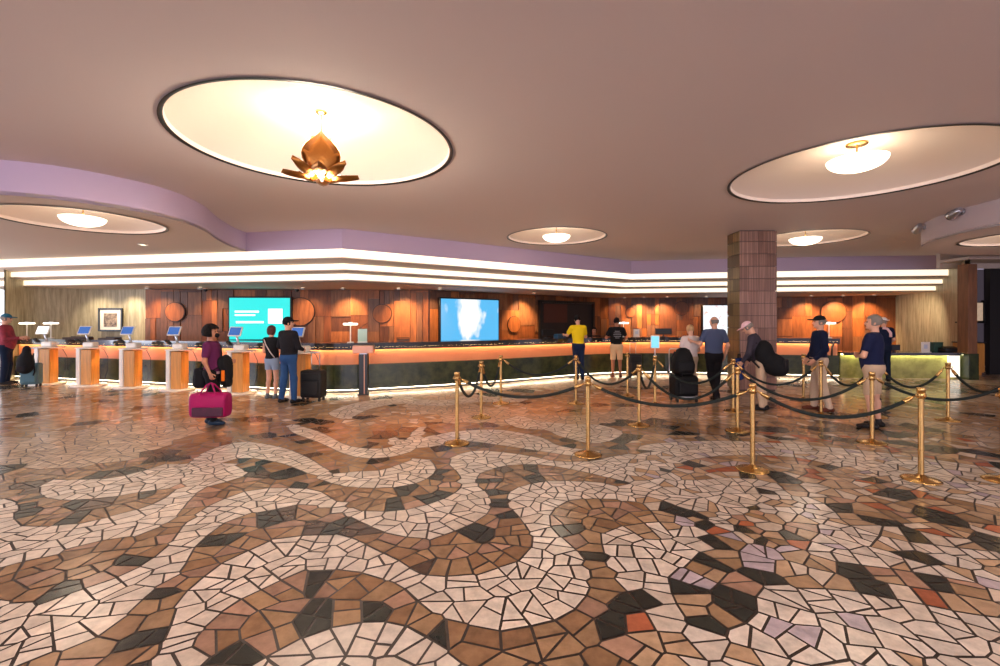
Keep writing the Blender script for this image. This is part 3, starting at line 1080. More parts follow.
bm = bm_new(); box(bm, (12.70, 12.74, .37), (.3, .06, .64), bev=.005)
obj('lit_end_panel', bm, mat('lit_end_panel', (1, 1, 1, 1), .4, emis=(1, .93, .72, 1), estr=.55), ld)['label'] = 'glowing cream end panel'

# spots in the rear ceiling that wash the relief wall, and small sensors
def rear_z(x, y):
    return CAMZ + .955


SPOTS = [(0, 165, 30), (0, 215, 22), (0, 312, 18), (0, 350, 55), (0, 403, 50), (1, 428, 30), (1, 520, 80), (1, 610, 16), (2, 640, 110), (2, 662, 90), (2, 700, 20), (3, 805, 70), (3, 835, 110), (3, 865, 60)]
for i, (sg, xp, en) in enumerate(SPOTS):
    q, rz = on_wall(sg, xp, .75)
    t = thing('ceiling_spotlight', 'small recessed spotlight in the soffit washing the wooden relief wall', 'spotlight', (q.x, q.y, CAMZ + .90), rz, 'recessed spotlights along the relief wall')
    bm = bm_new(); lathe(bm, [(.055, .03), (.06, 0), (.045, -.004), (.04, .02)], seg=20, cap=False); obj('bezel', bm, M['white'], t)
    bm = bm_new(); lathe(bm, [(.001, .012), (.04, .012), (.04, .02), (.001, .02)], seg=16); obj('lens', bm, M['bulb'], t)
    nrm = Vector((-math.sin(rz), math.cos(rz)))
    light('wall_wash', 'SPOT', (q.x, q.y, CAMZ + .885), en * 3.1, (1, .60, .28), .05, (math.radians(34), 0, rz), spot_size=math.radians(88), spot_blend=.9)

for k, (xp, en) in enumerate(((75, 40), (110, 60))):
    q = pt(xp, 300, 13.0)
    light('wall_wash', 'SPOT', (q.x, 13.25, CAMZ + .9), en, (1, .84, .6), .05, (math.radians(35), 0, math.radians(10)), spot_size=math.radians(90), spot_blend=.9)
q = Vector((14.2, 15.2))
light('wall_wash', 'SPOT', (13.4, 15.4, CAMZ + .9), 70, (1, .80, .55), .05, (math.radians(45), 0, math.radians(-70)), spot_size=math.radians(110), spot_blend=.9)

for x, y, lb in ((205.5, 288.5, 'dark sensor on the soffit left of the teal screen'), (297, 288.5, 'dark sensor on the soffit right of the teal screen')):
    q = pt(x, y, 0); Yv = (.95) * FPX / (HOR - y); q = Vector(((x - 500) / FPX * Yv, Yv, CAMZ + .93))
    t = thing('ceiling_sensor', lb, 'sensor', q)
    bm = bm_new(); lathe(bm, [(.001, .03), (.07, .03), (.07, 0), (.001, -.002)], seg=18); obj('base', bm, M['white'], t)
    bm = bm_new(); lathe(bm, [(.001, -.002), (.055, -.002), (.05, -.05), (.03, -.075), (.001, -.08)], seg=18); obj('dome_cover', bm, M['black'], t)

# downlight in the lower left ceiling
Yv = 1.613 * FPX / (HOR - 244.5)
t = thing('ceiling_downlight', 'small round downlight in the lower left ceiling', 'downlight', ((143 - 500) / FPX * Yv, Yv, ZL - .004))
bm = bm_new(); lathe(bm, [(.09, .004), (.09, -.01), (.07, -.012), (.065, .002)], seg=24, cap=False); obj('bezel', bm, M['white'], t)
bm = bm_new(); lathe(bm, [(.001, -.002), (.066, -.002), (.066, .003), (.001, .003)], seg=24); obj('lens', bm, M['bulb'], t)

# two steel spotlights on the edge of the round lower ceiling
def wall_spot(x, y, label):
    ang = None
    # nearest edge point of the disc in that column
    k = (x - 500) / FPX
    best = None
    for a in np.linspace(0, 2 * PI, 1440):
        X, Y = cR[0] + rR * math.cos(a), cR[1] + rR * math.sin(a)
        if abs(X / Y - k) < .006 and (best is None or Y < best[1]): best = (X, Y, a)
    X, Y, a = best
    z = CAMZ + (HOR - y) / FPX * Y
    n = Vector((math.cos(a), math.sin(a)))
    t = thing('steel_spotlight', label, 'spotlight', (X + n.x * .0, Y + n.y * .0, z), a)
    bm = bm_new(); tube(bm, [(0, 0, 0), (.03, 0, 0)], .05, 16); tube(bm, [(.02, 0, 0), (.09, 0, 0)], .014, 8); obj('bracket', bm, M['chrome'], t)
    bm = bm_new(); tube(bm, [(.10, .09, .03), (.11, .03, .01), (.11, -.06, -.02), (.115, -.13, -.045)], [.045, .055, .07, .085], 20); obj('lamp_head', bm, M['chrome'], t)
    bm = bm_new(); tube(bm, [(.115, -.131, -.046), (.115, -.15, -.053)], [.08, .075], 20); obj('lens', bm, M['black'], t)


wall_spot(922.5, 227, 'smaller steel spotlight at the left edge of the round lowered ceiling')
wall_spot(961, 212, 'nearer steel spotlight on the side of the round lowered ceiling')

# ------------------------------------------------------------------ stanchions and ropes
def make_stanchion(label):
    t = thing('brass_stanchion', label, 'stanchion', (0, 0, 0), 0, 'brass rope stanchions')
    bm = bm_new(); lathe(bm, [(.001, 0), (.165, 0), (.168, .008), (.15, .018), (.09, .03), (.045, .042), (.03, .06), (.001, .062)], seg=40); obj('base', bm, M['brass'], t)
    bm = bm_new(); lathe(bm, [(.025, .04), (.025, .90)], seg=20, cap=False); lathe(bm, [(.029, .3), (.029, .31)], seg=20, cap=False); obj('pole', bm, M['brass'], t)
    bm = bm_new(); lathe(bm, [(.026, .84), (.034, .845), (.034, .90), (.026, .905)], seg=20, cap=False)
    for k in range(4):
        a = k * PI / 2
        tube(bm, [(.032 * math.cos(a), .032 * math.sin(a), .885), (.052 * math.cos(a), .052 * math.sin(a), .888), (.054 * math.cos(a), .054 * math.sin(a), .862), (.034 * math.cos(a), .034 * math.sin(a), .858)], .005, 6)
    obj('hook_ring', bm, M['brass'], t)
    bm = bm_new(); lathe(bm, [(.026, .90), (.036, .905), (.038, .945), (.034, .952), (.001, .955)], seg=20, cap=False); obj('cap', bm, M['brass'], t)
    return t


ST = dict(
    A=(921, 480, 'brass stanchion nearest the right edge, standing alone in front of the queue'),
    E=(752.6, 470, 'brass stanchion at the near corner between the two longest front ropes'),
    J=(588, 455, 'brass stanchion in front of the yellow shirted man, nearest of its column'),
    L=(457, 443.5, 'leftmost brass stanchion of the queue, on the pale floor band'),
    C=(872, 443, 'brass stanchion right in front of the man in navy polo and shorts'),
    F2=(737.5, 431, 'brass stanchion in front of the column, nearer of a close pair'),
    F1=(733.2, 411.5, 'brass stanchion in front of the column, farther of a close pair'),
    G=(639, 425.5, 'brass stanchion between the luggage cart and the front rope'),
    B=(948, 420.5, 'brass stanchion in front of the lit end of the lower desk'),
    D=(821, 415, 'brass stanchion in front of the capped man in navy jacket'),
    D2=(803.5, 400, 'thin far stanchion just left of the capped man in navy jacket'),
    I=(655, 405, 'brass stanchion carrying the small blue tablet'),
    H=(627.5, 396, 'far stanchion beside the black suitcase at the desk'),
    K=(576, 403.5, 'far stanchion just below the man in yellow shirt'),
    M=(481.3, 417.5, 'second stanchion from the left end of the queue'),
    N=(500.8, 403.5, 'far stanchion third from the left end of the queue'),
    P=(876, 417, 'stanchion hidden behind the man in navy polo and shorts'),
    O1=(1003.5, 481, 'near stanchion at the right border, only its round base in view'),
    O2=(1024, 440, 'stanchion at the right border where two ropes meet'),
)
first = None
SP = {}
for k, (x, y, lb) in ST.items():
    q = fl(x, y)
    SP[k] = q
    if first is None:
        first = make_stanchion(lb)
        first.location = q
    else:
        copy_thing(first, q, .3 * len(SP), lb)

ROPES = [('L', 'J', .20, 'dark rope sagging between the leftmost and the second near stanchion'),
         ('L', 'M', .36, 'short dark rope from the leftmost stanchion to the one behind it'),
         ('M', 'N', .42, 'short dark rope between the two far left stanchions'),
         ('N', 'K', .30, 'far dark rope in front of the desk left of the yellow shirted man'),
         ('J', 'E', .21, 'long dark rope along the front of the queue, in its middle'),
         ('E', 'A', .25, 'long dark rope along the front of the queue, its right stretch'),
         ('K', 'G', .34, 'dark rope below the man in black shirt at the desk'),
         ('G', 'I', .40, 'short dark rope leading to the stanchion with the tablet'),
         ('I', 'F1', .40, 'dark rope passing behind the luggage cart'),
         ('G', 'F2', .42, 'dark rope passing in front of the luggage cart'),
         ('F2', 'C', .34, 'dark rope between the column and the man in shorts'),
         ('F1', 'D', .36, 'dark rope in front of the column base'),
         ('D', 'P', .34, 'dark rope between the capped man and the man in shorts'),
         ('P', 'B', .34, 'dark rope right of the man in navy polo, ending before the lower desk'),
         ('C', 'O2', .30, 'nearer dark rope at the right, low over the lit floor'),
         ('B', 'O2', .30, 'farther dark rope leaving the picture at the right')]
for a, b, sag, lb in ROPES:
    A, B = SP[a] + Vector((0, 0, .865)), SP[b] + Vector((0, 0, .865))
    d = (B - A); d.z = 0
    d.normalize()
    A = A + d * .055
    B = B - d * .055
    t = thing('velvet_rope', lb, 'barrier rope', A, 0, 'dark velvet queue ropes')
    L = (B - A).length
    n = 28
    P = [A.lerp(B, i / n) - A - Vector((0, 0, sag * 4 * (i / n) * (1 - i / n))) for i in range(n + 1)]
    # brass end fittings take the first and last stretch of the hanging line
    def cut(t0, t1, m=6):
        out = []
        for i in range(m + 1):
            u = t0 + (t1 - t0) * i / m
            out.append(A.lerp(B, u) - A - Vector((0, 0, sag * 4 * u * (1 - u))))
        return out
    u = .095 / L
    bm = bm_new(); tube(bm, cut(u, 1 - u, n), .0195, 12); obj('rope', bm, M['rope'], t)
    for (s0, s1) in ((.0, u * 1.1), (1.0, 1 - u * 1.1)):
        bm = bm_new(); pp = cut(s0, s1, 5); tube(bm, pp, [.007, .010, .021, .022, .022, .024], 12); obj('end_fitting', bm, M['brass'], t)

# small tablet on its stanchion
q = SP['I']
t = thing('queue_tablet', 'small bright blue tablet sign standing on a brass stanchion', 'tablet', (q.x, q.y, .955), math.radians(-6))
bm = bm_new(); tube(bm, [(0, 0, 0), (0, 0, .16)], .012, 8); lathe(bm, [(.001, 0), (.03, 0), (.03, .012), (.001, .014)], seg=16); obj('stem', bm, M['chrome'], t)
bm = bm_new(); box(bm, (0, 0, .27), (.165, .025, .25), bev=.01); obj('housing', bm, M['white'], t)
bm = bm_new(); box(bm, (0, -.015, .27), (.14, .006, .22)); obj('display', bm, mat('sky_display', (.05, .05, .05, 1), .3, emis=srgb(120, 214, 240), estr=.6), t)

# ------------------------------------------------------------------ check-in kiosks
BLUE_D = mat('blue_kiosk_display', (.03, .03, .05, 1), .2, emis=srgb(60, 120, 205), estr=.42)
PALE_D = mat('white_kiosk_display', srgb(240, 240, 240), .2, emis=srgb(225, 232, 240), estr=.8)


def make_kiosk(label):
    t = thing('checkin_kiosk', label, 'kiosk', (0, 0, 0), 0, 'self check-in kiosks along the desk')
    bm = bm_new(); lathe(bm, [(.001, 0), (.36, 0), (.365, .012), (.36, .028), (.001, .03)], seg=40); obj('base', bm, M['white'], t)
    bm = bm_new(); box(bm, (.045, .0, .03 + .44), (.25, .26, .88), bev=.012); obj('body', bm, M['oak'], t)
    bm = bm_new(); box(bm, (-.14, 0, .03 + .455), (.10, .30, .91), bev=.02); obj('front_panel', bm, M['white'], t)
    bm = bm_new()
    lathe(bm, [(.001, .94), (.30, .94), (.305, .95), (.30, .962), (.001, .965)], (.06, 0, 0), 36); sh = obj('shelf', bm, M['white'], t)
    bm = bm_new(); box(bm, (.03, .03, 1.03), (.26, .2, .13), bev=.03); obj('printer_housing', bm, M['white'], t)
    bm = bm_new(); tube(bm, [(-.02, .02, 1.08), (-.05, .02, 1.2), (-.07, .0, 1.36)], [.03, .022, .03], 10); obj('arm', bm, M['chrome'], t)
    R = Matrix.Rotation(math.radians(-24), 4, 'X')
    bm = bm_new(); box(bm, (-.05, -.05, 1.39), (.30, .03, .23), bev=.01, mtx=R); h = obj('tablet', bm, M['white'], t)
    bm = bm_new(); box(bm, (-.05, -.068, 1.397), (.255, .006, .185), mtx=R); obj('display', bm, BLUE_D, h)
    bm = bm_new(); box(bm, (-.16, -.1, 1.13), (.09, .15, .05), bev=.012, mtx=Matrix.Rotation(math.radians(-35), 4, 'X')); obj('card_reader', bm, M['black'], t)
    bm = bm_new(); tube(bm, [(.16, .08, .97), (.26, .14, .9), (.30, .22, .7), (.27, .24, .35), (.25, .16, .12), (.2, .1, .035)], .006, 6); obj('cable', bm, M['black'], t)
    return t


KS = [(47, 384.0, 'kiosk with white display next to the stroller, at the left end'),
      (88.5, 385.4, 'kiosk with blue display in front of the framed picture'),
      (131.5, 387.3, 'kiosk with blue display standing before the edge where ribbed wall meets wood'),
      (178, 389.6, 'kiosk with blue display just left of the woman in purple'),
      (239, 393, 'kiosk between the woman in purple and the couple'),
      (301, 396.5, 'kiosk hidden behind the couple with the suitcase')]
k0 = None
for i, (x, y, lb) in enumerate(KS):
    q = fl(x, y)
    if k0 is None:
        k0 = make_kiosk(lb); k0.location = q; k0.rotation_euler = (0, 0, math.radians(4)); r = k0
    else:
        r = copy_thing(k0, q, math.radians(4 - 2 * i), lb)
    if i == 5:
        dsp = [g for c in k0.children for g in c.children if g.name.startswith('display')][0]
        dsp.material_slots[0].link = 'OBJECT'
        dsp.material_slots[0].material = PALE_D

# sanitiser pillar with a pinkish top
q = fl(366.5, 393.0)
t = thing('sign_stand', 'slim black pillar with a pinkish metal box on top, before the desk corner', 'sign stand', (q.x, q.y - .2, 0), math.radians(8))
bm = bm_new(); box(bm, (0, 0, .012), (.24, .26, .024), bev=.005); obj('foot', bm, M['black'], t)
bm = bm_new(); box(bm, (0, 0, .46), (.19, .2, .88), bev=.01); p = obj('post', bm, M['black'], t)
bm = bm_new(); box(bm, (.025, -.105, .46), (.022, .012, .87), bev=.003); obj('bright_strip', bm, M['pinkpanel'], p)
bm = bm_new(); box(bm, (0, 0, 1.005), (.44, .3, .17), bev=.012); obj('head_box', bm, M['pinkpanel'], t)
bm = bm_new(); box(bm, (0, 0, .91), (.16, .17, .03), bev=.004); obj('neck', bm, M['chrome'], t)

# ------------------------------------------------------------------ desk lamps, screens and small things on the desk
def desk_pt(x, back, z=1.13):
    """spot on the worktop seen in column x"""
    k = (x - 500) / FPX
    L = offset(cl, back)
    for a, b in zip(L, L[1:]):
        fa, fb = a.x - k * a.y, b.x - k * b.y
        if fa * fb <= 0:
            s = fa / (fa - fb)
            p = a.lerp(b, s)
            e = (b - a).normalized()
            return Vector((p.x, p.y, z)), math.atan2(e.y, e.x)
    e = L[-1] - L[-2]
    return Vector((L[-1].x - .15, L[-1].y + .02, z)), math.atan2(e.y, e.x)


LAMP = mat('lamp_disc_lit', (1, 1, 1, 1), .4, emis=(1, .9, .72, 1), estr=1.4)


def make_lamp(label):
    t = thing('desk_lamp', label, 'lamp', (0, 0, 0), 0, 'white disc lamps on the desk')
    bm = bm_new(); lathe(bm, [(.001, 0), (.075, 0), (.075, .012), (.02, .02), (.001, .022)], seg=24); obj('base', bm, M['white'], t)
    bm = bm_new(); lathe(bm, [(.014, .015), (.012, .44)], seg=12, cap=False); obj('pole', bm, M['white'], t)
    bm = bm_new(); lathe(bm, [(.001, .40), (.15, .40), (.165, .415), (.165, .44), (.15, .45), (.001, .452)], seg=32); obj('shade', bm, LAMP, t)
    bm = bm_new(); lathe(bm, [(.001, .452), (.05, .452), (.045, .475), (.001, .478)], seg=16); obj('finial', bm, M['chrome'], t)
    return t


l0 = None
for x, bk, lb in ((27, .12, 'disc lamp on the desk beside the capped person in red'), (51, .45, 'disc lamp on the desk behind the leftmost kiosk'),
                  (350.5, .3, 'disc lamp on the desk corner left of the pillar'), (623.5, .42, 'disc lamp on the desk beside the man in black printed shirt'),
                  (829, .3, 'disc lamp on the desk behind the capped man in navy jacket')):
    q, rz = desk_pt(x, bk)
    if l0 is None: l0 = make_lamp(lb); l0.location = q
    else: copy_thing(l0, q, 0, lb)

q, rz = desk_pt(362.5, .4)
t = thing('acrylic_screen', 'pale green acrylic holder on the desk beside the lamp', 'sign holder', q, rz)
bm = bm_new(); box(bm, (0, 0, .16), (.21, .012, .30), bev=.003); obj('panel', bm, mat('pale_green_acrylic', srgb(176, 206, 180), .15, spec=.7), t)
bm = bm_new(); box(bm, (0, 0, .006), (.22, .1, .012), bev=.003); obj('foot', bm, M['white'], t)
t = thing('potted_branch', 'bare curved brown branch rising behind the desk lamp', 'ornament', q + Vector((-.06, .12, 0)), 0)
bm = bm_new(); lathe(bm, [(.001, 0), (.05, 0), (.055, .05), (.04, .09), (.001, .09)], seg=20); obj('vase', bm, M['dark'], t)
bm = bm_new(); tube(bm, [(0, 0, .05), (-.09, 0, .14), (-.08, .01, .26), (.0, .02, .36), (.11, .03, .44)], [.012, .012, .014, .016, .006], 8); obj('branch', bm, M['jamb'], t)


def monitor(x, bk, w, label, z=1.13, off=0.0):
    q, rz = desk_pt(x, bk, z)
    t = thing('desk_monitor', label, 'monitor', q, rz)
    bm = bm_new(); box(bm, (0, .02, .006), (w * .45, .16, .012), bev=.003); box(bm, (0, .03, .05), (.05, .02, .09)); obj('stand', bm, M['black'], t)
    bm = bm_new(); box(bm, (0, 0, .06 + .1 + off), (w, .03, .19), bev=.006); obj('panel', bm, M['black'], t)
    return t


monitor(663.5, .5, .50, 'black monitor on the desk right of the blue tablet')
monitor(548, .45, .42, 'black monitor on the desk left of the man in yellow')
q, rz = desk_pt(560, .4)
t = thing('blue_tray', 'blue plastic tray on the desk left of the man in yellow', 'tray', q, rz)
bm = bm_new(); box(bm, (0, 0, .05), (.34, .2, .1), bev=.015); obj('body', bm, mat('dull_blue', srgb(40, 84, 110), .5), t)
bm = bm_new(); box(bm, (0, 0, .105), (.37, .23, .012), bev=.004); obj('rim', bm, mat('dull_blue_rim', srgb(60, 110, 140), .5), t)
q, rz = desk_pt(636.5, .35)
t = thing('counter_sign', 'white card sign on the desk right of the man in black shirt', 'sign', q, rz)
bm = bm_new(); box(bm, (0, 0, .12), (.19, .01, .23), bev=.003); obj('card', bm, M['white'], t)
bm = bm_new(); box(bm, (0, -.007, .13), (.09, .004, .10), bev=.002); obj('print', bm, M['chrome'], t)
bm = bm_new(); box(bm, (0, 0, .005), (.2, .08, .01)); obj('foot', bm, M['white'], t)
for x, w, lb in ((78, .9, 'dark low desk tray behind the two leftmost kiosks'), (110, .6, 'dark low tray on the desk under the framed picture')):
    q, rz = desk_pt(x, .42)
    t = thing('desk_organiser', lb, 'tray', q, rz)
    bm = bm_new(); box(bm, (0, 0, .018), (w, .2, .036), bev=.006); obj('tray', bm, mat('dark_walnut', srgb(70, 40, 28), .5), t)
    bm = bm_new(); box(bm, (0, .09, .045), (w * .92, .02, .03), bev=.004); obj('back_rail', bm, M['dark'], t)
q, rz = desk_pt(403, .35)
t = thing('wire_basket', 'small dark wire basket on the desk left of the blue screen', 'basket', q, rz)
bm = bm_new()
for zz_ in (.01, .05, .09): tube(bm, [(-.15, -.06, zz_), (.15, -.06, zz_), (.15, .06, zz_), (-.15, .06, zz_), (-.15, -.06, zz_)], .004, 6)
for i in range(9): tube(bm, [(-.15 + i * .0375, -.06, .01), (-.15 + i * .0375, -.06, .09)], .003, 5); tube(bm, [(-.15 + i * .0375, .06, .01), (-.15 + i * .0375, .06, .09)], .003, 5)
obj('wire_frame', bm, M['dark'], t)
bm = bm_new(); box(bm, (0, 0, .03), (.28, .1, .04), bev=.004); obj('papers', bm, mat('grey_paper', srgb(120, 110, 100), .7), t)

# things on the lower desk
def low_pt(x, back): 
    Y = 12.74 + back
    return Vector(((x - 500) / FPX * Y, Y, .735))


q = low_pt(925.5, .2)
t = thing('counter_sign', 'white square card sign standing on the lower olive desk', 'sign', q, 0)
bm = bm_new(); box(bm, (0, 0, .15), (.25, .012, .28), bev=.003); obj('card', bm, M['white'], t)
bm = bm_new(); box(bm, (0, -.008, .16), (.10, .004, .12), bev=.002); obj('print', bm, M['chrome'], t)
bm = bm_new(); box(bm, (0, 0, .006), (.25, .1, .012)); obj('foot', bm, M['white'], t)
q = low_pt(936, .45)
t = thing('green_box', 'dark green box on the lower desk behind the white card', 'box', q, 0)
bm = bm_new(); box(bm, (0, 0, .13), (.26, .16, .26), bev=.01); obj('body', bm, mat('dark_green_card', srgb(44, 78, 66), .5), t)
bm = bm_new(); box(bm, (0, 0, .266), (.27, .17, .012), bev=.003); obj('lid', bm, mat('green_lid', srgb(60, 100, 84), .5), t)
q = low_pt(949.5, .25)
t = thing('card_terminal', 'black sloping terminal at the right end of the lower desk', 'terminal', q, 0)
bm = bm_new(); box(bm, (0, 0, .06), (.44, .26, .11), bev=.02); obj('body', bm, M['black'], t)
bm = bm_new(); box(bm, (0, -.02, .13), (.36, .16, .02), bev=.006, mtx=Matrix.Rotation(.3, 4, 'X')); obj('keypad', bm, M['dark'], t)
q = low_pt(894, .35)
t = thing('desk_monitor', 'black monitor on the lower desk beside the man in navy polo', 'monitor', q, 0)
bm = bm_new(); box(bm, (0, .03, .006), (.2, .16, .012), bev=.003); box(bm, (0, .03, .04), (.05, .02, .07)); obj('stand', bm, M['black'], t)
bm = bm_new(); box(bm, (0, 0, .12), (.34, .03, .17), bev=.006); obj('panel', bm, M['black'], t)

# ------------------------------------------------------------------ luggage
def suitcase(label, x, y, w, d, h, handle, rz, col, cname, wheels=4, hw=.09):
    q = fl(x, y)
    t = thing('suitcase', label, 'suitcase', (q.x, q.y, 0), rz)
    m = mat(cname, col, .65, bump=.3, bscale=50)
    bm = bm_new(); box(bm, (0, 0, .07 + h / 2), (w, d, h), bev=.045, seg=3); sb = obj('shell', bm, m, t)
    bm = bm_new(); box(bm, (0, -d / 2 - .02, .07 + h * .36), (w * .8, .05, h * .5), bev=.02); obj('front_pocket', bm, m, t)
    bm = bm_new(); box(bm, (0, -d / 2 - .012, .07 + h * .78), (w * .8, .03, h * .22), bev=.012); obj('top_pocket', bm, m, t)
    bm = bm_new()
    for s in (-1, 1): tube(bm, [(s * hw, d * .3, .07 + h - .03), (s * hw, d * .3, handle - .02)], .009, 8)
    tube(bm, [(-hw, d * .3, handle - .02), (-hw, d * .3, handle), (hw, d * .3, handle), (hw, d * .3, handle - .02)], .013, 8)
    obj('handle', bm, M['chrome'], t)
    for sx in (-1, 1):
        for sy in (-1, 1):
            bm = bm_new(); tube(bm, [(sx * w * .38 - .015, sy * d * .32, .035), (sx * w * .38 + .015, sy * d * .32, .035)], .035, 14); box(bm, (sx * w * .38, sy * d * .32, .07), (.04, .04, .03), bev=.004); obj('wheel', bm, M['black'], t)
    return t


suitcase('black soft suitcase with raised handle beside the couple', 313.5, 400.6, .46, .26, .56, .98, math.radians(-8), srgb(14, 13, 14), 'black_nylon_a')
suitcase('black suitcase standing at the desk right of the man in printed shirt', 634, 377.8, .40, .24, .62, 1.0, math.radians(10), srgb(34, 34, 38), 'black_nylon_b')

# tall stack of bags on a trolley behind the pale woman
q = fl(683.5, 401)
t = thing('luggage_trolley', 'folding trolley under the pile of black bags', 'trolley', (q.x, q.y, 0), math.radians(4))
bm = bm_new(); box(bm, (0, 0, .105), (.46, .36, .02), bev=.006); obj('platform', bm, M['chrome'], t)
bm = bm_new()
for s in (-1, 1): tube(bm, [(s * .2, .2, .1), (s * .2, .22, 1.02)], .011, 8)
tube(bm, [(-.2, .22, 1.02), (-.18, .22, 1.05), (.18, .22, 1.05), (.2, .22, 1.02)], .012, 8); obj('handle', bm, M['chrome'], t)
for sx in (-1, 1):
    for sy in (-1, 1):
        bm = bm_new(); tube(bm, [(sx * .2 - .016, sy * .14, .045), (sx * .2 + .016, sy * .14, .045)], .045, 16); box(bm, (sx * .2, sy * .14, .085), (.045, .05, .03)); obj('wheel', bm, M['black'], t)
NY = mat('black_nylon_c', srgb(14, 14, 16), .7, bump=.4, bscale=30, spec=.25)
NY2 = mat('charcoal_nylon', srgb(24, 24, 27), .7, spec=.25, bump=.4, bscale=30)
t = thing('travel_bag', 'wide black travel bag at the bottom of the trolley pile', 'bag', (q.x, q.y, .116), math.radians(4))
bm = bm_new(); box(bm, (0, 0, .21), (.50, .34, .42), bev=.07, seg=3); obj('body', bm, NY, t)
bm = bm_new(); box(bm, (0, -.19, .18), (.38, .06, .24), bev=.025); obj('pocket', bm, NY2, t)
bm = bm_new(); tube(bm, [(-.12, -.16, .40), (-.1, -.18, .46), (.1, -.18, .46), (.12, -.16, .40)], .012, 8); obj('grip', bm, NY2, t)
t = thing('travel_bag', 'tapering black backpack on top of the trolley pile', 'bag', (q.x - .01, q.y, .545), math.radians(2))
bm = bm_new()
rings = []
for z, w, d in ((.0, .16, .12), (.03, .21, .15), (.2, .22, .16), (.38, .17, .13), (.5, .12, .09), (.54, .05, .04)):
    rings.append([Vector((w * math.copysign(abs(math.cos(a)) ** .6, math.cos(a)), d * math.copysign(abs(math.sin(a)) ** .6, math.sin(a)), z)) for a in [2 * PI * k / 28 for k in range(28)]])
loft(bm, rings); obj('body', bm, NY, t)
bm = bm_new(); box(bm, (0, -.15, .17), (.30, .07, .2), bev=.03); obj('pocket', bm, NY2, t)
for s in (-1, 1):
    bm = bm_new(); tube(bm, [(s * .12, .12, .45), (s * .17, .19, .3), (s * .15, .17, .08)], .016, 8); obj('strap', bm, NY2, t)

# ------------------------------------------------------------------ people: smooth bodies grown from distance fields
def surface_nets(f, lo, h):
    """numpy grid of distances -> vertices and quads"""
    s = f < 0
    nx, ny, nz = f.shape
    idx = -np.ones((nx - 1, ny - 1, nz - 1), int)
    corners = [(i, j, k) for i in (0, 1) for j in (0, 1) for k in (0, 1)]
    sub = lambda a, c: a[c[0]:nx - 1 + c[0], c[1]:ny - 1 + c[1], c[2]:nz - 1 + c[2]]
    cnt = sum(sub(s, c).astype(int) for c in corners)
    act = (cnt > 0) & (cnt < 8)
    I = np.argwhere(act)
    if len(I) == 0: return np.zeros((0, 3)), np.zeros((0, 4), int)
    idx[act] = np.arange(len(I))
    acc = np.zeros((len(I), 3)); n = np.zeros(len(I))
    edges = [(a, b) for a in corners for b in corners if a < b and sum(abs(x - y) for x, y in zip(a, b)) == 1]
    for a, b in edges:
        fa, fb = sub(f, a)[act], sub(f, b)[act]
        m = (fa < 0) != (fb < 0)
        t = np.where(m, fa / np.where(m, fa - fb, 1), 0)
        P = np.array(a)[None, :] + t[:, None] * (np.array(b) - np.array(a))[None, :]
        acc[m] += P[m]; n[m] += 1
    V = (I + acc / np.maximum(n, 1)[:, None]) * h + np.array(lo)
    Q = []
    for ax in range(3):
        o1, o2 = [(1, 2), (2, 0), (0, 1)][ax]
        sl = [slice(1, -1)] * 3; sl[ax] = slice(0, None)
        a = s[tuple(slice(0, -1) if i == ax else slice(1, -1) for i in range(3))]
        b = s[tuple(slice(1, None) if i == ax else slice(1, -1) for i in range(3))]
        e = np.argwhere(a != b)
        if len(e) == 0: continue
        flip = a[tuple(e.T)]
        e = e + np.array([0 if i == ax else 1 for i in range(3)])
        d1 = np.zeros(3, int); d1[o1] = 1
        d2 = np.zeros(3, int); d2[o2] = 1
        g = lambda p: idx[p[:, 0], p[:, 1], p[:, 2]]
        q = np.stack([g(e - d1 - d2), g(e - d2), g(e), g(e - d1)], 1)
        q[~flip] = q[~flip][:, ::-1]
        Q.append(q)
    Q = np.vstack(Q)
    return V, Q[(Q >= 0).all(1)]


def cap_(P, a, b, r0, r1):
    a, b = np.array(a, float), np.array(b, float)
    ab = b - a
    t = np.clip(((P - a) @ ab) / max(1e-9, ab @ ab), 0, 1)
    return np.linalg.norm(P - a - t[..., None] * ab, axis=-1) - (r0 + (r1 - r0) * t)


def ell(P, c, r):
    q = P - np.array(c, float)
    r = np.array(r, float)
    k0 = np.linalg.norm(q / r, axis=-1)
    k1 = np.linalg.norm(q / r ** 2, axis=-1)
    return k0 * (k0 - 1) / np.maximum(k1, 1e-9)


def smin(a, b, k):
    if k <= 0: return np.minimum(a, b)
    h = np.clip(.5 + .5 * (b - a) / k, 0, 1)
    return b * (1 - h) + a * h - k * h * (1 - h)


def uni(L, k=.03):
    r = L[0]
    for x in L[1:]: r = smin(r, x, k)
    return r


def rotx(P, c, a):
    """coordinates of P in a frame turned by a about the x axis through c"""
    q = P - np.array(c, float)
    ca, sa = math.cos(a), math.sin(a)
    return np.stack([q[..., 0], ca * q[..., 1] + sa * q[..., 2], -sa * q[..., 1] + ca * q[..., 2]], -1) + np.array(c, float)


def rotz_(P, c, a):
    q = P - np.array(c, float)
    ca, sa = math.cos(a), math.sin(a)
    return np.stack([ca * q[..., 0] + sa * q[..., 1], -sa * q[..., 0] + ca * q[..., 1], q[..., 2]], -1) + np.array(c, float)


def grid(lo, hi, h):
    ax = [np.arange(lo[i], hi[i] + h, h) for i in range(3)]
    return np.stack(np.meshgrid(*ax, indexing='ij'), -1)


def mesh_of(fn, lo, hi, h):
    P = grid(lo, hi, h)
    f = fn(P)
    f[0] = f[-1] = 1; f[:, 0] = f[:, -1] = 1; f[:, :, 0] = f[:, :, -1] = 1
    return surface_nets(f, lo, h)


